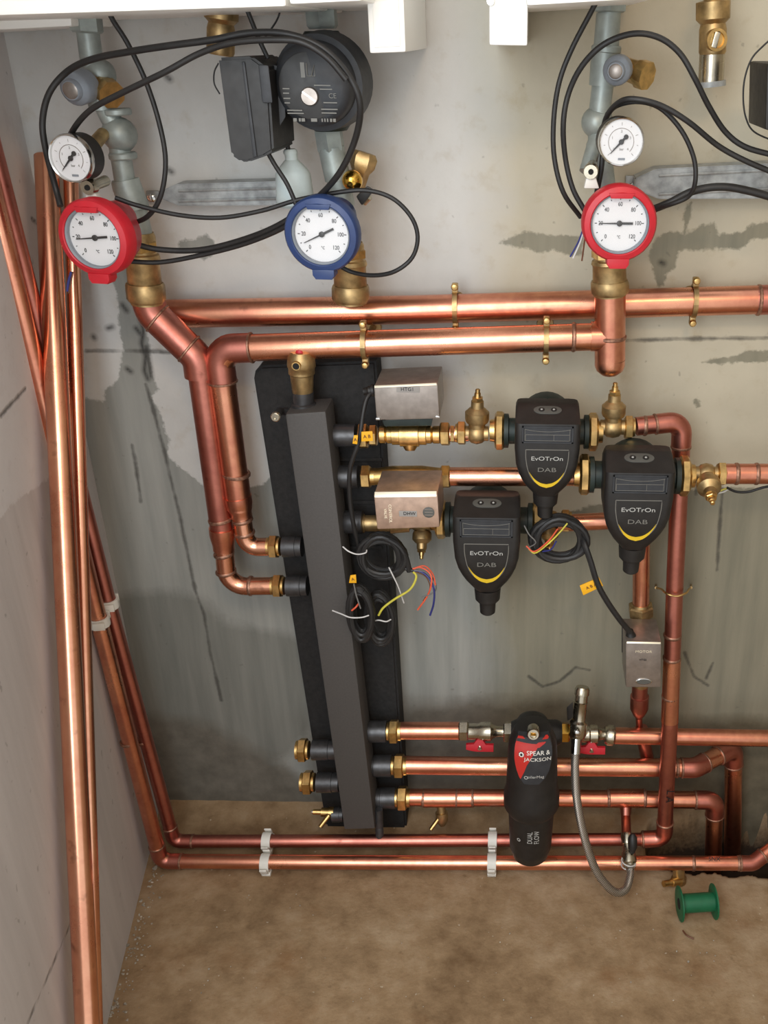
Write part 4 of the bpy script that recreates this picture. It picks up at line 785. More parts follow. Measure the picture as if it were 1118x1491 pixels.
# ------------------------------------------------------------------ gauges
def thermometer(px, py, d, R, col, ang, label, stem_to, turn=0.0):
    o = P(px, py, d); k = SP(px, py, d); root = empty('thermometer_valve', o - Vector((0, 0, R * k)), label, 'gauge'); mt = T(o, turn)
    def L(prof, seg=40): q = MB(); lathe(q, (0, 0, 0), (0, 1, 0), prof, seg); return xf(q, mt)
    r = R * k
    link('cover', L([(.012, r * .77), (0.001, r * .785), (0, r * .815), (.002, r * .95), (.006, r), (.022, r), (.026, r * .93), (.05, r * .80), (.055, r * .72)]), col, root)
    q = MB(); prism(q, [(-.30 * r, -.9 * r), (.30 * r, -.9 * r), (.30 * r, -1.06 * r), (.22 * r, -1.17 * r), (-.22 * r, -1.17 * r), (-.30 * r, -1.06 * r)], mt, .018, .0015); link('lower_tab', q, col, root)
    q = MB(); prism(q, [(-.34 * r, .80 * r), (.34 * r, .80 * r), (.28 * r, .66 * r), (-.28 * r, .66 * r)], mt @ Matrix.Translation((0, -.0012, 0)), .012, .001); link('upper_tab', q, col, root)
    link('bezel', L([(.012, r * .80), (.004, r * .80), (.002, r * .775), (.004, r * .735), (.011, r * .725)]), 'grey_plastic', root)
    dl = link('dial', L([(.0095, r * .74), (.009, r * .735), (.009, 0)]), 'dial', root)
    q = MB()
    for i in range(13):
        a = math.radians(225 - i * 270 / 12); u = Vector((math.cos(a), 0, math.sin(a))); t = Vector((-u.z, 0, u.x)); r0, r1 = (.60, .66) if i % 2 == 0 else (.615, .655); w = .011 * r
        q.add([mt @ (u * r0 * r + t * w + Vector((0, .0086, 0))), mt @ (u * r0 * r - t * w + Vector((0, .0086, 0))), mt @ (u * r1 * r - t * w + Vector((0, .0086, 0))), mt @ (u * r1 * r + t * w + Vector((0, .0086, 0)))], [(0, 1, 2, 3)])
    link('scale_ticks', q, 'ink', dl, flat=True)
    tx = MB()
    for i, s in enumerate(('0', '20', '40', '60', '80', '100', '120')):
        a = math.radians(225 - i * 45); text(tx, s, .155 * r, mt @ Matrix.Translation((math.cos(a) * .50 * r, .0086, math.sin(a) * .49 * r)), sx=.8)
    text(tx, '°C', .11 * r, mt @ Matrix.Translation((0, .0086, -.36 * r)), sx=.8); link('scale_numbers', tx, 'ink', dl)
    a = math.radians(ang); u = Vector((math.cos(a), 0, math.sin(a))); t = Vector((-u.z, 0, u.x)); q = MB()
    def blade(a0, a1, w0, w1):
        vs = [u * a0 * r + t * w0 * r, u * a0 * r - t * w0 * r, u * a1 * r - t * w1 * r, u * a1 * r + t * w1 * r]; vs = [mt @ (v + Vector((0, y, 0))) for y in (.0066, .0074) for v in vs]; q.add(vs, [(0, 1, 2, 3), (7, 6, 5, 4), (0, 4, 5, 1), (1, 5, 6, 2), (2, 6, 7, 3), (3, 7, 4, 0)])
    blade(-.36, 0, .030, .030); blade(0, .55, .022, .008); nd = link('needle', q, 'ink', root)
    q = MB(); lathe(q, (0, .0062, 0), (0, 1, 0), [(-.0006, .05 * r), (0, .075 * r), (.002, .075 * r)], 16); link('hub', xf(q, mt), 'ink', nd)
    link('glass', L([(.0055, r * .74), (.005, r * .735), (.005, 0)]), 'glass', root)
    q = MB(); sp = P(*stem_to); c = mt @ Vector((0, .045, 0)); tube(q, [c, c + (sp - c) * .55, sp], [r * .62, r * .6, r * .5], 24); link('rear_sleeve', q, col, root)
    return root
thermometer(133, 348, .25, 56, 'red', 186, 'round red-rimmed thermometer on the left riser', (172, 318, .15), math.radians(-10))
thermometer(466, 343, .235, 55, 'blue', 205, 'round blue-rimmed thermometer on the middle riser', (494, 312, .14), math.radians(-4))
thermometer(903, 327, .235, 55, 'red', 180, 'round red-rimmed thermometer on the right riser', (890, 306, .14), math.radians(3))
def manometer(px, py, d, R, label, back, turn, tap):
    o = P(px, py, d); k = SP(px, py, d); r = R * k; root = empty('pressure_gauge', o - Vector((0, 0, r)), label, 'gauge'); mt = T(o, turn)
    def L(prof, seg=36): q = MB(); lathe(q, (0, 0, 0), (0, 1, 0), prof, seg); return xf(q, mt)
    link('case', L([(.006, r * .98), (.030, r * .98), (.034, r * .85), (.034, 0)]), 'black', root)
    link('bezel', L([(.005, r * .90), (.001, r * .92), (0, r * .97), (.003, r * 1.01), (.008, r * 1.0)]), 'chrome', root)
    dl = link('dial', L([(.0045, r * .93), (.004, r * .92), (.004, 0)]), 'dial', root)
    q = MB()
    for i in range(9):
        a = math.radians(225 - i * 270 / 8); u = Vector((math.cos(a), 0, math.sin(a))); t = Vector((-u.z, 0, u.x)); r0, r1 = (.66, .78) if i % 2 == 0 else (.70, .76); w = .012 * r
        q.add([mt @ (u * a_ * r + t * s * w + Vector((0, .0036, 0))) for a_, s in ((r0, 1), (r0, -1), (r1, -1), (r1, 1))], [(0, 1, 2, 3)])
    link('scale_ticks', q, 'label', dl, flat=True)
    q = MB(); tube(q, [mt @ Vector((math.cos(math.radians(a)) * .55 * r, .0037, math.sin(math.radians(a)) * .55 * r)) for a in range(-45, 226, 15)], .0004, 5); link('scale_arc', q, 'alu', dl)
    tx = MB()
    for i, s in enumerate(('0', '1', '2', '3', '4')): a = math.radians(225 - i * 67.5); text(tx, s, .15 * r, mt @ Matrix.Translation((math.cos(a) * .42 * r, .0036, math.sin(a) * .42 * r)))
    text(tx, 'bar', .15 * r, mt @ Matrix.Translation((.03 * r, .0036, -.3 * r))); link('scale_numbers', tx, 'label', dl)
    q = MB(); box(q, mt @ Matrix.Translation((0.05 * r, .0036, -.70 * r)), .30 * r, .0006, .09 * r, 0); link('maker_bar', q, 'grey_plastic', dl)
    a = math.radians(226); u = Vector((math.cos(a), 0, math.sin(a))); t = Vector((-u.z, 0, u.x)); q = MB()
    for a0, a1, w0, w1 in ((-.28, 0, .05, .05), (0, .66, .045, .012)):
        vs = [u * a0 * r + t * w0 * r, u * a0 * r - t * w0 * r, u * a1 * r - t * w1 * r, u * a1 * r + t * w1 * r]; vs = [mt @ (v + Vector((0, y, 0))) for y in (.0016, .0024) for v in vs]; q.add(vs, [(0, 1, 2, 3), (7, 6, 5, 4), (0, 4, 5, 1), (1, 5, 6, 2), (2, 6, 7, 3), (3, 7, 4, 0)])
    nd = link('needle', q, 'ink', root)
    for c, rr in ((0, .11), (-.28, .10)):
        q = MB(); lathe(q, u * c * r + Vector((0, .001, 0)), (0, 1, 0), [(0, rr * r * .8), (.0006, rr * r), (.002, rr * r)], 16); link('hub', xf(q, mt), 'ink', nd)
    link('glass', L([(.0008, r * .91), (.0003, r * .9), (.0003, 0)]), 'glass', root)
    q = MB(); c = mt @ Vector((0, .03, 0)); tube(q, [c, P(*back)], [.009, .008], 16); link('stem', q, 'brass_old', root)
    tp = empty('air_cock', P(tap[0], tap[1] + 16, tap[2]), tap[3], 'valve'); k2 = SP(*tap[:3]); c = P(*tap[:3])
    q = MB(); lathe(q, c, (-.1, -1, -.05), [(-.045, 8 * k2), (-.012, 8 * k2), (-.011, 11 * k2), (0, 11 * k2), (.002, 10 * k2)], 18); link('body', q, 'nickel', tp)
    q = MB(); lathe(q, c + Vector((0, -.0024, 0)), (0, -1, 0), [(0, 4 * k2), (.0008, 4 * k2)], 14); link('bore', q, 'hole', tp)
    q = MB(); hexa(q, [c + Vector((x * k2, 0.002, z * k2)) for x, z in ((-6, -8), (8, -8), (14, -24), (-9, -24))], [c + Vector((x * k2, 0.014, z * k2)) for x, z in ((-6, -8), (8, -8), (14, -24), (-9, -24))], .002); link('thumb_lever', q, 'white', tp)
manometer(101, 231, .22, 34, 'round white pressure gauge above the left red thermometer', (150, 195, .12), math.radians(-10), (128, 273, .2, 'small nickel air cock with pale lever below the left pressure gauge'))
manometer(905, 207, .22, 34, 'round white pressure gauge above the right red thermometer', (878, 195, .12), math.radians(4), (860, 250, .19, 'small nickel air cock with pale lever beside the right pressure gauge'))
# ------------------------------------------------------------------ galvanised risers with brass couplings
def riser(label, segs, coup, d, bulbs=()):
    mb = MB(); allp = []
    for (x0, y0, r0, x1, y1, r1) in segs:
        k = SP(x0, y0, d); a, b = P(x0, y0, d), P(x1, y1, d); tube(mb, [a, b], [r0 * k, r1 * k], 24)
    for x, y, r in bulbs:
        k = SP(x, y, d); c = P(x, y, d); lathe(mb, c, (0, -1, 0), [(-r * k, 0), (-r * k * .8, r * k * .6), (-r * k * .4, r * k * .92), (0, r * k), (r * k * .4, r * k * .92), (r * k * .8, r * k * .6), (r * k, 0)], 22)
    return solid('galvanised_riser', mb, 'galv', label, 'pipe')
def hexc(root, x0, y0, x1, y1, r, d, m='galv', name='union_nut'):
    k = SP(x0, y0, d); q = MB(); hexn(q, P(x0, y0, d), P(x1, y1, d), r * k); return link(name, q, m, root)
def rings_on(root, L, d, m='galv'):
    for x0, y0, x1, y1, r in L:
        k = SP(x0, y0, d); q = MB(); lat(q, P(x0, y0, d), P(x1, y1, d), [(0, r * .92), (.2, r), (.8, r), (1, r * .92)], k); link('collar', q, m, root)
r1 = riser('galvanised threaded pipe riser at left, behind the left gauges', [(122, -30, 15, 127, 40, 15), (127, 40, 16, 138, 120, 17), (138, 115, 19, 150, 160, 19), (150, 150, 15, 170, 190, 15), (170, 190, 15, 186, 290, 15), (182, 262, 20, 196, 305, 22), (192, 300, 20, 208, 360, 18)], 0, .1, ((174, 196, 25), (146, 108, 22)))
hexc(r1, 124, 22, 127, 48, 23, .1); rings_on(r1, [(181, 262, 185, 280, 19), (170, 158, 172, 168, 20), (178, 222, 180, 232, 20)], .1)
r2 = riser('galvanised pipe riser in the middle, below the old black pump', [(482, 215, 19, 492, 262, 19), (492, 260, 17, 500, 300, 17), (500, 296, 14, 509, 380, 15)], 0, .1, ())
r2h = hexc(r2, 477, 185, 483, 222, 21, .1); hexc(r2, 466, 4, 470, 42, 24, .1)
q = MB(); lat(q, P(462, -40, .1), P(466, 10, .1), [(0, 16), (1, 16)], SP(465, 0, .1)); link('upper_pipe', q, 'galv', r2)
r3 = riser('galvanised threaded pipe riser at right, behind the right gauges', [(888, -40, 17, 887, 22, 17), (886, 20, 18, 882, 75, 19), (882, 70, 21, 877, 125, 20), (878, 120, 16, 872, 170, 16), (873, 165, 18, 872, 215, 16), (872, 200, 16, 884, 300, 16), (880, 295, 19, 888, 372, 19)], 0, .1, ((868, 178, 22),))
hexc(r3, 888, 0, 887, 18, 26, .1); rings_on(r3, [(883, 66, 882, 78, 22), (872, 205, 873, 220, 19)], .1)
q = MB(); lat(q, P(872, 190, .1), P(852, 250, .13), [(0, 12), (.6, 10), (1, 9)], SP(865, 210, .1)); link('branch', q, 'galv', r3)
def coupling(x0, y0, x1, y1, d, r, label):
    k = SP(x0, y0, d); a, b = P(x0, y0, d), P(x1, y1, d); root = empty('brass_coupling', b, label, 'fitting'); q = MB()
    lat(q, a, b, [(0, r * .72), (.05, r * .8), (.28, r * .8), (.30, r * .9), (.36, r * .95), (.40, r * .88), (.70, r * .9), (.72, r * .86), (1, r * .86)], k, 28); link('body', q, 'brass_old', root)
    q = MB(); e = a + (b - a) * .70; f = a + (b - a) * .97; lathe(q, e, f - e, [(0, r * .98 * k), (.004, r * 1.04 * k), ((f - e).length - .004, r * 1.04 * k), ((f - e).length, r * .95 * k)], 10, .3); link('union_nut', q, 'brass_old', root)
    q = MB(); e = a + (b - a) * .10; f = a + (b - a) * .26; hexn(q, e, f, r * .92 * k, .2); link('hex_collar', q, 'brass', root)
coupling(203, 338, 214, 442, .1, 27, 'big brass compression coupling at the foot of the left riser')
coupling(508, 352, 511, 441, .1, 27, 'big brass compression coupling at the foot of the middle riser')
coupling(886, 356, 888, 430, .1, 28, 'big brass compression coupling at the foot of the right riser')
def safety_valve(cap, capr, body, out, d, label):
    root = empty('safety_valve', P(body[0], body[1] + 20, d), label, 'valve'); k = SP(body[0], body[1], d); c = P(cap[0], cap[1], d + .06); b = P(body[0], body[1], d)
    q = MB(); lathe(q, c, (b - c), [(0, capr * .55 * k), (.001, capr * .6 * k), (.006, capr * .66 * k), (.009, capr * .92 * k), (.012, capr * k), (.034, capr * k), (.036, capr * .8 * k)], 22); link('cap', q, 'grey_plastic', root)
    q = MB(); lathe(q, c, (b - c), [(-.0012, capr * .4 * k), (0, capr * .5 * k), (.002, capr * .5 * k)], 18); link('cap_badge', q, 'alu', root)
    q = MB(); lathe(q, c + (b - c) * .4, (b - c), [(0, 15 * k), ((b - c).length * .6, 17 * k), ((b - c).length * .7, 12 * k)], 22); link('body', q, 'brass', root)
    e = P(out[0], out[1], d + .02); q = MB(); lathe(q, b, e - b, [(0, 15 * k), ((e - b).length * .8, 17 * k), ((e - b).length * .9, 20 * k), ((e - b).length * 1.3, 20 * k)], 8, .4); link('outlet', q, 'brass', root)
safety_valve((102, 132), 23, (140, 118), (158, 134), .1, 'safety valve with grey cap and brass outlet on the left riser')
safety_valve((896, 104), 20, (905, 98), (934, 108), .1, 'safety valve with grey cap and brass outlet on the right riser')
# other boiler fittings near the top
def sight_valve(px, y0, d, label, full):
    root = empty('gas_cock', P(px, y0 + 130, d), label, 'valve'); k = SP(px, y0 + 50, d)
    q = MB(); lat(q, P(px + 1, y0 - 60, d), P(px, y0 + 35, d), [(0, 14), (.62, 14), (.65, 25), (.92, 25), (1, 18)], k, 10); link('hex_nut', q, 'brass_old', root)
    q = MB(); lat(q, P(px, y0 + 34, d), P(px - 1, y0 + 80, d), [(0, 18), (.2, 20), (.9, 20), (1, 18)], k); link('body', q, 'brass_old', root)
    if full:
        q = MB(); lathe(q, P(px + 4, y0 + 58, d + .021), (0.15, -1, 0), [(-.004, 15 * k), (.006, 15 * k), (.006, 11 * k), (.002, 10 * k)], 24); b = link('side_boss', q, 'brass', root)
        q = MB(); box(q, T(P(px + 4, y0 + 58, d + .026), 0, 0, .2), .007, .006, .018, .001); link('slot', q, 'nickel', b)
        q = MB(); lat(q, P(px - 1, y0 + 79, d), P(px - 3, y0 + 120, d), [(0, 19), (1, 19)], k, 16); link('lower_sleeve', q, 'nickel', root)
        q = MB(); lat(q, P(px - 3, y0 + 118, d), P(px - 3, y0 + 126, d), [(0, 22), (1, 22)], k); link('rim', q, 'strut', root)
sight_valve(1038, 0, .08, 'brass gas cock with round side boss above the right wall bracket', True)
sight_valve(322, 0, .08, 'brass gas cock partly hidden behind the old pump terminal box', False)
# drain valve by the blue gauge
root = empty('drain_valve', P(520, 300, .1), 'brass drain valve with a shiny domed cap beside the middle riser', 'valve'); k = SP(520, 250, .1)
q = MB(); lathe(q, P(527, 242, .09), Vector((.3, .1, 1)), [(-.03, .010), (-.008, .012), (.0, .017), (.012, .018), (.018, .014)], 6); link('body', q, 'brass_old', root)
q = MB(); lathe(q, P(512, 263, .125), (-.1, -1, .15), [(-.02, .010), (-.006, .0135), (0, .0135), (.006, .011), (.010, .006), (.011, 0)], 24); link('domed_cap', q, 'brass_gold', root)
q = MB(); hexa(q, [P(x, y, .145) for x, y in ((518, 286), (535, 270), (545, 277), (527, 300))], [P(x, y, .12) for x, y in ((518, 286), (535, 270), (545, 277), (527, 300))], .003); link('lever', q, 'black', root)
q = MB(); lathe(q, P(532, 292, .135), Vector((.6, -.3, .6)), [(-.004, .005), (.008, .005)], 12); link('outlet', q, 'nickel', root)
# ------------------------------------------------------------------ old circulator pump
root = empty('circulator_pump', P(470, 195, .12), 'old black round circulator pump with a silver centre screw, top middle', 'pump'); d = .21; o = P(452, 125, d); k = SP(452, 125, d)
q = MB(); lathe(q, o, (.10, 1, .04), [(0, 46 * k), (.004, 53 * k), (.008, 57 * k), (.03, 59 * k), (.032, 67 * k), (.075, 70 * k), (.08, 62 * k), (.1, 50 * k)], 44); link('motor_housing', q, 'motor', root)
q = MB(); lathe(q, o, (0.06, -1, 0), [(-.002, 46 * k), (.0008, 45.5 * k), (.0012, 44 * k)], 40); fpl = link('name_plate', q, 'black', root)
q = MB(); lathe(q, o + Vector((-2 * k, 0, -14 * k)), (.06, -1, 0), [(0, 13 * k), (.004, 13 * k), (.006, 11.5 * k)], 24); sc = link('centre_screw', q, 'alu', root)
q = MB(); box(q, T(o + Vector((-2 * k, -.0062, -14 * k)), 0, 0, math.radians(35)), 22 * k, .001, 2 * k, 0); link('slot', q, 'chrome', sc)
lo_ = o + Vector((0, -.0022, 0)); tx = MB(); text(tx, 'CE', .0078, T(lo_ + Vector((32 * k, -.002, -13 * k))))
for zl, x0, x1 in ((-4, -40, -30), (-10, -40, -31), (-17, -40, -30), (-23, -39, -31), (1, 6, 30), (-4, 14, 32), (-22, 18, 38), (-33, -36, -14), (-37, -36, -12), (-31, 14, 38), (-36, 14, 36)): box(tx, T(lo_ + Vector(((x0 + x1) / 2 * k, -.0012, zl * k))), (x1 - x0) * k, .0006, 1.6 * k, 0)
x_ = 0; link('lettering', tx, 'dim', root)
q = MB()
for x, w in ((-26, 5), (-19, 3), (-14, 5), (2, 9), (14, 2), (18, 2), (22, 2), (27, 3), (32, 4)): box(q, T(lo_ + Vector((x * k, 0, -46 * k + 0)), 0), w * k, .0008, 4.5 * k, 0)
link('print_row', q, 'dim', root)
q = MB(); box(q, T(lo_ + Vector((-9 * k, 0, 21 * k))), 6 * k, .0008, 20 * k, 0); link('logo_block', q, 'dim', root)
q = MB(); tube(q, [lo_ + Vector((x * k, 0, z * k)) for x, z in ((-3, 30), (-3, 13), (3, 13), (8, 28), (8, 13), (-3, 13))], .0006, 5); link('logo_lines', q, 'dim', root)
q = MB(); lat(q, P(468, 45, .1), P(482, 190, .1), [(0, 24), (.1, 34), (.3, 56), (.75, 56), (.92, 32), (1, 24)], SP(470, 120, .1), 20); link('pump_body', q, 'green_black', root)
def tbox(root, c, m='black'):
    f = [P(x, y, .235) for x, y in c]; b = [P(x, y, .235) + Vector((.004, .10, .0)) for x, y in c]; q = MB(); n = len(c); bb = bmesh.new(); a = [bb.verts.new(p) for p in f]; e = [bb.verts.new(p) for p in b]; bb.faces.new(a); bb.faces.new(e[::-1])
    for i in range(n): bb.faces.new((a[(i + 1) % n], a[i], e[i], e[(i + 1) % n]))
    bmesh.ops.recalc_face_normals(bb, faces=bb.faces[:]); bmesh.ops.bevel(bb, geom=bb.edges[:], offset=.003, segments=2, affect='EDGES'); q.bm(bb); return link('terminal_box', q, m, root)
tb = tbox(root, ((317, 84), (366, 82), (390, 100), (398, 220), (385, 228), (362, 236), (350, 236), (336, 226)))
q = MB(); hexa(q, [P(x, y, .242) for x, y in ((376, 94), (391, 95), (397, 150), (382, 150))], [P(x, y, .23) for x, y in ((376, 94), (391, 95), (397, 150), (382, 150))], .002); link('latch', q, 'motor', tb)
q = MB(); hexa(q, [P(x, y, .238) for x, y in ((352, 90), (356, 90), (374, 228), (369, 229))], [P(x, y, .23) for x, y in ((352, 90), (356, 90), (374, 228), (369, 229))], .001); link('ridge', q, 'motor', tb)
q = MB(); hexa(q, [P(x, y, .2) for x, y in ((385, 90), (412, 98), (416, 170), (398, 200))], [P(x, y, .14) for x, y in ((385, 90), (412, 98), (416, 170), (398, 200))], .002); link('link_block', q, 'motor', root)
r_ = empty('pump_terminal_box', P(1140, 195, .2), 'black terminal box edge cut by the right frame edge', 'box')
q = MB(); hexa(q, [P(x, y, .235) for x, y in ((1117, 92), (1175, 92), (1172, 190), (1114, 190))], [P(x, y, .235) + Vector((0, .1, 0)) for x, y in ((1117, 92), (1175, 92), (1172, 190), (1114, 190))], .004); link('cover', q, 'black', r_)
q = MB(); hexa(q, [P(x, y, .242) for x, y in ((1130, 120), (1165, 120), (1165, 165), (1130, 165))], [P(x, y, .23) for x, y in ((1130, 120), (1165, 120), (1165, 165), (1130, 165))], .002); link('lid', q, 'motor', r_)
r_ = empty('cable_boot', P(430, 296, .13), 'pale grey bottle-shaped rubber cable boot left of the middle riser', 'connector'); k = SP(430, 255, .15)
q = MB(); lat(q, P(423, 219, .15), P(431, 300, .15), [(0, 7), (.02, 9), (.16, 9), (.2, 12), (.34, 22), (.42, 25), (.95, 28), (1, 25)], k, 28); link('boot', q, 'flask', r_)
q = MB(); lat(q, P(422, 217, .15), P(423, 224, .15), [(0, 8), (.4, 10), (1, 10)], k, 20); link('neck_ring', q, 'flask', r_)
# ------------------------------------------------------------------ galvanised wall brackets
def bracket(label, top, bot, x0, xe, depth):
    root = empty('wall_bracket', P(x0, bot, .0), label, 'bracket'); d = depth
    f = [(x0 + 30, top[0]), (xe, top[1]), (xe, bot - 1), (x0 + 34, bot), (x0, bot - 14), (x0, top[0] + 14)]
    q = MB(); b = bmesh.new(); a = [b.verts.new(P(x, y, d)) for x, y in f]; e = [b.verts.new(Vector((v.co.x, -.002, v.co.z))) for v in a]; n = len(a); b.faces.new(a); b.faces.new(e[::-1])
    for i in range(n): b.faces.new((a[(i + 1) % n], a[i], e[i], e[(i + 1) % n]))
    bmesh.ops.recalc_face_normals(b, faces=b.faces[:]); bmesh.ops.bevel(b, geom=b.edges[:], offset=.0015, segments=2, affect='EDGES'); q.bm(b); link('rail', q, 'strut', root)
    for y in (top[0] + 10, bot - 7):
        q = MB(); tube(q, [P(x0 + 34, y, d + .0008), P(xe - 2, y + (top[1] - top[0]), d + .0008)], .0022, 6); link('fold', q, 'strut', root)
    q = MB(); hexa(q, [P(x0 - 14, top[0] + 10, .006), P(x0 + 4, top[0] + 10, .006), P(x0 + 4, bot - 8, .006), P(x0 - 14, bot - 8, .006)], [Vector((P(x, y, .006).x, -.001, P(x, y, .006).z)) for x, y in ((x0 - 14, top[0] + 10), (x0 + 4, top[0] + 10), (x0 + 4, bot - 8), (x0 - 14, bot - 8))], .0008); link('flange', q, 'strut', root)
    q = MB(); lathe(q, P(x0 - 5, (top[0] + bot) / 2 + 4, .006), (0, -1, 0), [(0, .006), (.003, .006), (.005, .003)], 14); link('screw', q, 'chrome', root)
bracket('galvanised wall bracket between the left and middle risers', (268, 264), 300, 226, 408, .04)
bracket('galvanised wall bracket at the right edge behind the right gauges', (246, 236), 290, 925, 1165, .04)
# ------------------------------------------------------------------ appliances overhead
def casing(label, x0, x1, y0, y1, d, name='boiler', cat='boiler', h=.28, xin=0):
    root = empty(name, Vector(((P(x0, y0, d).x + P(x1, y1, d).x) / 2, -d / 2, P(x1, y1, d).z)), label, cat)
    a, b = P(x0, y0, d), P(x1, y1, d); zt = max(a.z, b.z) + h
    f = [Vector((a.x, -d, zt)), Vector((b.x, -d, zt)), b, a]; q = MB(); hexa(q, f, [Vector((v.x, -.004, v.z)) for v in f], .004); link('casing', q, 'enamel', root); return root, a, b
c1, a, b = casing('white enamelled boiler casing along the top left edge', -220, 417, 30, 10, .34)
q = MB(); f = [P(x, y, .14) for x, y in ((-160, 14), (103, 14), (104, 38), (-160, 52))]; hexa(q, f, [Vector((v.x, -.01, v.z)) for v in f], .002); link('rear_rail', q, 'enamel', c1)
casing('white enamelled boiler casing at the top, above the old pump', 421, 528, 7, 2, .34)
casing('white enamelled boiler casing along the top right edge', 766, 956, 9, -2, .34)
def trunk(label, c, d):
    root = empty('duct_box', P((c[2][0] + c[3][0]) / 2, c[2][1], d / 2), label, 'duct'); f = [P(x, y, d) for x, y in c]; f = [Vector((f[3].x, f[3].y, f[3].z + .25)), Vector((f[2].x, f[2].y, f[2].z + .25)), f[2], f[3]]
    q = MB(); hexa(q, f, [Vector((v.x, -.004, v.z)) for v in f], .003); t = link('body', q, 'enamel', root); return root, f
t1, f = trunk('white square duct hanging at the top, left of centre', ((530, 0), (588, 0), (591, 76), (538, 78)), .25)
q = MB(); hexa(q, [f[3] + Vector((.006, -.0015, .006)), f[2] + Vector((-.006, -.0015, .006)), f[1] + Vector((-.006, -.0015, 0)), f[0] + Vector((.006, -.0015, 0))][::-1], [f[3] + Vector((.006, .002, .006)), f[2] + Vector((-.006, .002, .006)), f[1] + Vector((-.006, .002, 0)), f[0] + Vector((.006, .002, 0))][::-1], .0008); link('lid', q, 'enamel', t1)
t2, f = trunk('white square duct hanging at the top, right of centre', ((711, 0), (767, 0), (768, 67), (712, 66)), .25)
q = MB(); lathe(q, P(714, 2, .252), (0, -1, 0), [(0, .004), (.004, .004)], 12); link('screw', q, 'chrome', t2)
# ------------------------------------------------------------------ cables
def cable(label, pts, dia, group=None, m='cable', name='cable', cat='cable'):
    r = dia * .44 * SP(pts[0][0], pts[0][1], pts[0][2]); q = MB(); tube(q, crv(PP(*pts), 6), r, 10); return solid(name, q, m, label, cat, group)
g = 'black cables around the gauges'
cable('black cable dropping from the left boiler in a wide arc to the left red gauge', [(150, -10, .2), (162, 25, .2), (185, 62, .2), (212, 118, .2), (232, 180, .2), (241, 235, .2), (234, 285, .2), (215, 315, .19), (188, 327, .17)], 9)
cable('long black cable looping over the left riser and around the old pump', [(88, 300, .2), (80, 270, .19), (66, 215, .2), (62, 175, .2), (72, 135, .2), (98, 104, .2), (135, 86, .22), (190, 75, .24), (250, 66, .26), (310, 58, .27), (365, 48, .275), (420, 50, .28), (470, 70, .28), (506, 108, .275), (524, 150, .27), (518, 200, .25), (494, 252, .23), (455, 294, .2), (405, 328, .18), (350, 350, .16), (290, 364, .15), (230, 363, .15), (185, 352, .16)], 10)
cable('black cable slanting from behind the left pressure gauge up to the old pump', [(98, 215, .17), (106, 190, .2), (132, 160, .23), (180, 134, .25), (240, 105, .265), (290, 78, .27), (340, 62, .28), (400, 58, .288), (440, 62, .29), (476, 84, .287), (504, 116, .284)], 9)
cable('black cable sagging lowest between the left red and the blue gauges', [(182, 380, .16), (232, 382, .15), (290, 372, .15), (350, 357, .16), (400, 338, .18), (440, 316, .2)], 8)
cable('thin black cable running level from the left red gauge around the blue gauge', [(168, 288, .2), (200, 299, .2), (260, 313, .2), (320, 317, .2), (380, 307, .2), (430, 292, .2), (480, 282, .2), (530, 277, .2), (570, 288, .2), (598, 315, .2), (608, 345, .2), (600, 375, .2), (575, 395, .2), (545, 401, .19), (515, 397, .18), (495, 388, .18)], 7.5)
cable('black cable from the old pump box down behind the blue gauge', [(386, 215, .2), (400, 240, .2), (418, 268, .2), (432, 300, .2)], 8)
cable('thin black cable entering the pale rubber boot', [(414, 150, .15), (415, 185, .155), (420, 222, .15)], 8)
cable('black cable dropping from the boiler to the old pump box', [(352, -5, .2), (362, 20, .2), (376, 55, .2), (390, 85, .2)], 8)
cable('thin black wire curving above the old pump box', [(410, 5, .12), (405, 25, .12), (395, 42, .12), (380, 62, .12)], 3)
cable('thin wire hooked at the left of the old pump box', [(318, 92, .18), (312, 105, .18), (312, 122, .18), (320, 137, .18)], 2.5)
cable('outer left black cable curving down to the right red gauge', [(872, -5, .2), (860, 18, .2), (832, 72, .2), (814, 120, .2), (806, 175, .2), (807, 230, .2), (820, 280, .2), (845, 316, .18)], 9)
cable('black cable arching over the right riser to the right edge', [(852, 308, .19), (834, 275, .19), (823, 230, .19), (820, 180, .2), (828, 135, .2), (848, 95, .21), (880, 64, .22), (922, 49, .22), (960, 55, .22), (990, 78, .22), (1012, 115, .22), (1032, 155, .21), (1056, 192, .2), (1085, 214, .2), (1130, 227, .2)], 9)
cable('black cable looping over the right pressure gauge to the right edge', [(868, 285, .16), (876, 240, .16), (877, 200, .16), (884, 168, .17), (905, 147, .2), (930, 145, .21), (965, 155, .21), (1003, 178, .21), (1045, 212, .2), (1085, 234, .2), (1135, 255, .2)], 9)
cable('black cable curling down right of the right pressure gauge', [(884, 166, .165), (900, 153, .19), (930, 148, .205), (962, 158, .2), (992, 190, .2), (1010, 230, .2), (1012, 265, .2), (1002, 286, .19), (975, 298, .18), (955, 303, .16)], 8)
cable('thick black cable leaving the right red gauge for the right edge', [(948, 306, .16), (975, 295, .17), (1010, 278, .17), (1050, 272, .17), (1090, 278, .17), (1140, 292, .17)], 13)
cable('two-core thin black wire bowing at the right edge by the gas cock', [(1140, 42, .16), (1112, 66, .16), (1094, 86, .16), (1084, 115, .16), (1082, 145, .16), (1086, 172, .16), (1098, 192, .16), (1130, 207, .16)], 3)
def wires(name, label, lst, cat='wire'):
    p0 = lst[0][1][0]; root = empty(name, P(*p0), label, cat)
    for m, pts, dia in lst:
        q = MB(); tube(q, crv(PP(*pts), 5), dia / 2 * SP(*pts[0]), 7); link('wire', q, m, root)
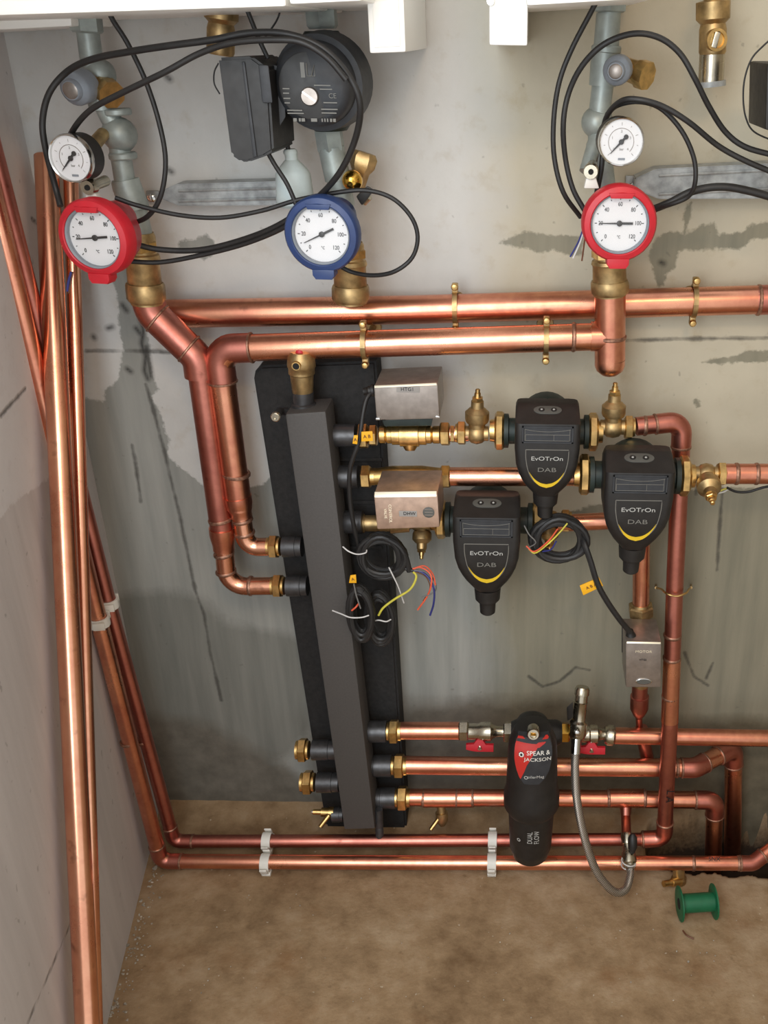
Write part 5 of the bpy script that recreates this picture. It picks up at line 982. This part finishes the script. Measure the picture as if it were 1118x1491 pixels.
wires('stray_wires', 'stripped wire ends hanging below the left red gauge', [('w_blue', [(104, 396, .2), (100, 410, .2), (98, 424, .2)], 4), ('w_brown', [(106, 396, .2), (103, 412, .2), (100, 427, .2)], 2.5)])
wires('stray_wires', 'blue, white and brown wire ends below the right red gauge', [('w_blue', [(850, 330, .18), (842, 352, .18), (830, 374, .18)], 2.5), ('w_white', [(851, 332, .18), (844, 354, .18), (834, 376, .18)], 2.5), ('w_brown', [(853, 335, .18), (850, 358, .18), (847, 380, .18)], 2.5)])
cable('black cable hanging from the upper actuator box to the coil', [(545, 568, .11), (534, 580, .12), (528, 605, .13), (523, 640, .14), (510, 680, .14), (509, 720, .135), (514, 760, .13), (522, 795, .12)], 8)
def tag_label(label, c, d, txt, rot=0):
    root = empty('cable_tag', P(c[3][0], c[3][1], d), label, 'tag'); f = [P(x, y, d) for x, y in c]; q = MB(); hexa(q, f, [v + Vector((0, .0018, 0)) for v in f], .0004); link('flag', q, 'yellow', root)
    m = sum(f, Vector()) / 4; u = (f[1] - f[0]); ang = math.atan2(u.z, u.x); q = MB(); text(q, txt, .0072, T(m + Vector((0, -.0008, 0))), rot=ang); link('lettering', q, 'w_brown', root)
tag_label('yellow cable tag on the first header outlet, below the upper metal box', ((526, 629), (542, 628), (543, 642), (526, 643)), .15, 'A B'); 
tag_label('small folded yellow tag left of the first outlet tag', ((515, 634), (521, 634), (520, 647), (513, 646)), .155, 'A')
tag_label('small yellow cable tag by the left coil, on the black slab', ((510, 838), (518, 837), (519, 849), (508, 849)), .15, 'A')
tag_label('yellow cable tag on the cable sloping to the right actuator', ((844, 853), (872, 841), (878, 853), (849, 867)), .17, 'A B A')
def coil(label, c, rx, ry, d, turns, dia, tail, name='cable_coil', th0=0.0, m='cable', spread=.012):
    root = empty(name, P(c[0], c[1] + ry, d), label, 'cable'); k = SP(c[0], c[1], d); o = P(c[0], c[1], d); pts = []
    for i in range(turns * 22 + 1):
        t = th0 + 2 * PI * i / 22; j = i / 22; w = 1 + .16 * math.sin(j * 2.3) ; pts.append(o + Vector((math.cos(t) * rx * k * w, -spread * .5 + spread * (.5 + .5 * math.sin(j * 1.9)), math.sin(t) * ry * k * (1 + .15 * math.cos(j * 2.9)))))
    q = MB(); tube(q, pts, dia / 2 * k, 9); link('loops', q, m, root)
    if tail: q = MB(); tube(q, crv([pts[-1]] + PP(*tail), 6), dia / 2 * k, 9); link('tail', q, m, root)
    return root
def part_wire(root, m, pts, dia, name='wire'):
    q = MB(); tube(q, crv(PP(*pts), 6), dia * .38 * SP(*pts[0]), 8); link(name, q, m, root)
c = coil('round black cable coil by the header with coloured wire ends', (556, 810), 30, 30, .125, 9, 8.5, [(592, 815, .13), (596, 832, .13)], th0=.3)
part_wire(c, 'cable', [(580, 826, .13), (592, 828, .13), (602, 831, .13)], 8, 'sheath_end')
for m, p, w in (('w_yel', [(600, 831, .13), (606, 840, .135), (597, 858, .14), (575, 872, .14), (558, 885, .14), (551, 896, .14)], 4.5), ('w_red', [(600, 829, .13), (612, 826, .13), (626, 835, .135), (628, 850, .14), (622, 868, .14), (608, 888, .14)], 3.5), ('w_blue', [(600, 831, .13), (612, 832, .13), (625, 842, .135), (632, 860, .14), (631, 880, .14), (626, 896, .14)], 4), ('w_red', [(601, 828, .13), (618, 824, .13), (630, 836, .13), (634, 852, .135)], 3), ('w_grey', [(601, 830, .13), (622, 834, .13), (634, 850, .13), (632, 862, .14), (614, 870, .14)], 3), ('w_brown', [(601, 831, .13), (620, 840, .13), (626, 858, .135), (616, 875, .14)], 2.5)): part_wire(c, m, p, w)
for p in ([(499, 796, .15), (508, 803, .155), (520, 807, .155), (532, 805, .155), (534, 801, .15)], [(566, 826, .145), (571, 836, .145), (580, 855, .14), (588, 878, .13)]): part_wire(c, 'w_white', p, 2.8, 'cable_tie')
c = coil('flattened black cable bundle tied on the slab, left one of two', (525, 893), 15, 40, .15, 9, 8, None, th0=1.2); part_wire(c, 'w_white', [(484, 889, .155), (497, 894, .165), (510, 899, .172), (526, 899, .17), (537, 896, .165)], 2.8, 'cable_tie'); part_wire(c, 'w_red', [(512, 889, .165), (518, 884, .165), (522, 879, .16)], 3.5, 'wire'); part_wire(c, 'w_grey', [(515, 850, .165), (519, 868, .165), (525, 886, .165)], 3, 'wire')
c = coil('flattened black cable bundle tied on the slab, right one of two', (553, 900), 17, 38, .125, 9, 8, None, th0=.6); part_wire(c, 'w_white', [(541, 905, .14), (551, 903, .146), (562, 905, .146), (569, 902, .14)], 2.8, 'cable_tie')
c = coil('round black cable coil with loose wire ends below the uppermost pump', (814, 786), 36, 32, .15, 8, 9, [(852, 795, .165), (860, 818, .17), (870, 850, .172), (884, 876, .17), (902, 902, .165), (917, 920, .155)], th0=.2)
for m, p, w in (('w_yel', [(770, 800, .16), (780, 805, .165), (800, 790, .17), (815, 775, .17), (826, 762, .165)], 3), ('w_red', [(766, 795, .16), (778, 803, .165), (798, 788, .17), (812, 770, .17)], 3), ('w_blue', [(790, 803, .165), (802, 800, .17), (810, 788, .17)], 3), ('w_grey', [(763, 765, .16), (770, 778, .165), (780, 790, .165), (768, 798, .16)], 2.5)): part_wire(c, m, p, w)
wires('cable_end', 'dark cable end with pale strands hanging under the right edge pipe', [('cable', [(1140, 705, .1), (1110, 710, .1), (1090, 716, .1), (1072, 716, .1), (1058, 710, .1)], 4), ('w_yel', [(1060, 711, .1), (1052, 713, .1), (1040, 719, .1)], 2.5), ('w_white', [(1062, 711, .1), (1054, 716, .1), (1045, 718, .1)], 2.5)], 'cable')
# ------------------------------------------------------------------ floor bits
sp = empty('cable_spool', FL(1012, 1335, .001), 'small empty green plastic spool lying on the floor', 'spool'); ks = S(FL(1012, 1315, .025)); c = FL(1012, 1333, 0); c.z = 25.5 * ks + .001; axs = Vector((1, .10, 0)).normalized()
for s in (-1, 1):
    q = MB(); lathe(q, c + axs * s * 24 * ks, axs * s, [(0, 24 * ks), (.0005, 25 * ks), (.0025, 25 * ks), (.003, 24 * ks), (.003, 8 * ks)], 36); fg = link('flange', q, 'green', sp)
    q = MB(); lathe(q, c + axs * s * (24 * ks + .003), axs * s, [(0, 8 * ks), (.0006, 7.6 * ks)], 20); link('bore', q, 'hole', fg)
q = MB(); lathe(q, c - axs * 24.5 * ks, axs, [(0, 13.5 * ks), (49 * ks, 13.5 * ks)], 30); link('drum', q, 'green', sp)
q = MB(); random.seed(3)
def crumb(p, r):
    b = bmesh.new(); bmesh.ops.create_icosphere(b, subdivisions=1, radius=r)
    for v in b.verts: v.co *= random.uniform(.6, 1.15)
    for v in b.verts: v.co.z *= .6
    q.bm(b, Matrix.Translation(p))
for i in range(150):
    t = random.random(); y = 1250 + t * 240; x = 226 - t * 70 + random.uniform(2, 34) * random.random() ; p = FL(x, y, .001); crumb(p, random.uniform(.0008, .0028))
for i in range(60): crumb(FL(random.uniform(200, 1100), random.uniform(1300, 1485), .001), random.uniform(.0006, .0018))
for x, y, r in ((225, 1264, .006), (205, 1312, .004), (186, 1376, .004), (1002, 1400, .0025), (985, 1385, .002)): crumb(FL(x, y, .001), r)
st = solid('concrete_crumbs', q, 'stone', 'scattered small concrete crumbs on the floor, mostly along the left wall', 'debris'); st['kind'] = 'stuff'
q = MB(); tube(q, crv([FL(994, 1355, .003), FL(1000, 1362, .004), FL(1010, 1367, .003)], 4), .0014, 7); solid('wire_offcut', q, 'w_brown', 'short bent wire offcut on the floor below the green spool', 'wire')

# ------------------------------------------------------------------ groups of repeats
GR = {'thermometer_valve': 'dial thermometers on the risers', 'pressure_gauge': 'pressure gauges on the risers', 'brass_coupling': 'brass couplings at the riser feet', 'galvanised_riser': 'galvanised risers',
 'isolating_valve': 'brass isolating valves', 'ball_valve': 'red-handled ball valves', 'zone_valve': 'motorised zone valves', 'safety_valve': 'safety valves', 'gas_cock': 'brass gas cocks', 'boiler': 'boiler casings along the top',
 'duct_box': 'white square ducts', 'wall_bracket': 'galvanised wall brackets', 'cable_coil': 'tied cable coils', 'cable_tag': 'yellow cable tags', 'drain_cock': 'brass drain cocks', 'cable': 'black cables around the gauges', 'air_cock': 'small air cocks', 'stray_wires': 'stray wire ends', 'copper_pipe': 'copper pipe runs', 'pipe_clip': 'brass pipe clips'}
for o in bpy.data.objects:
    b = o.name.split('.')[0]
    if o.parent is None and b in GR and 'label' in o and 'group' not in o: o['group'] = GR[b]
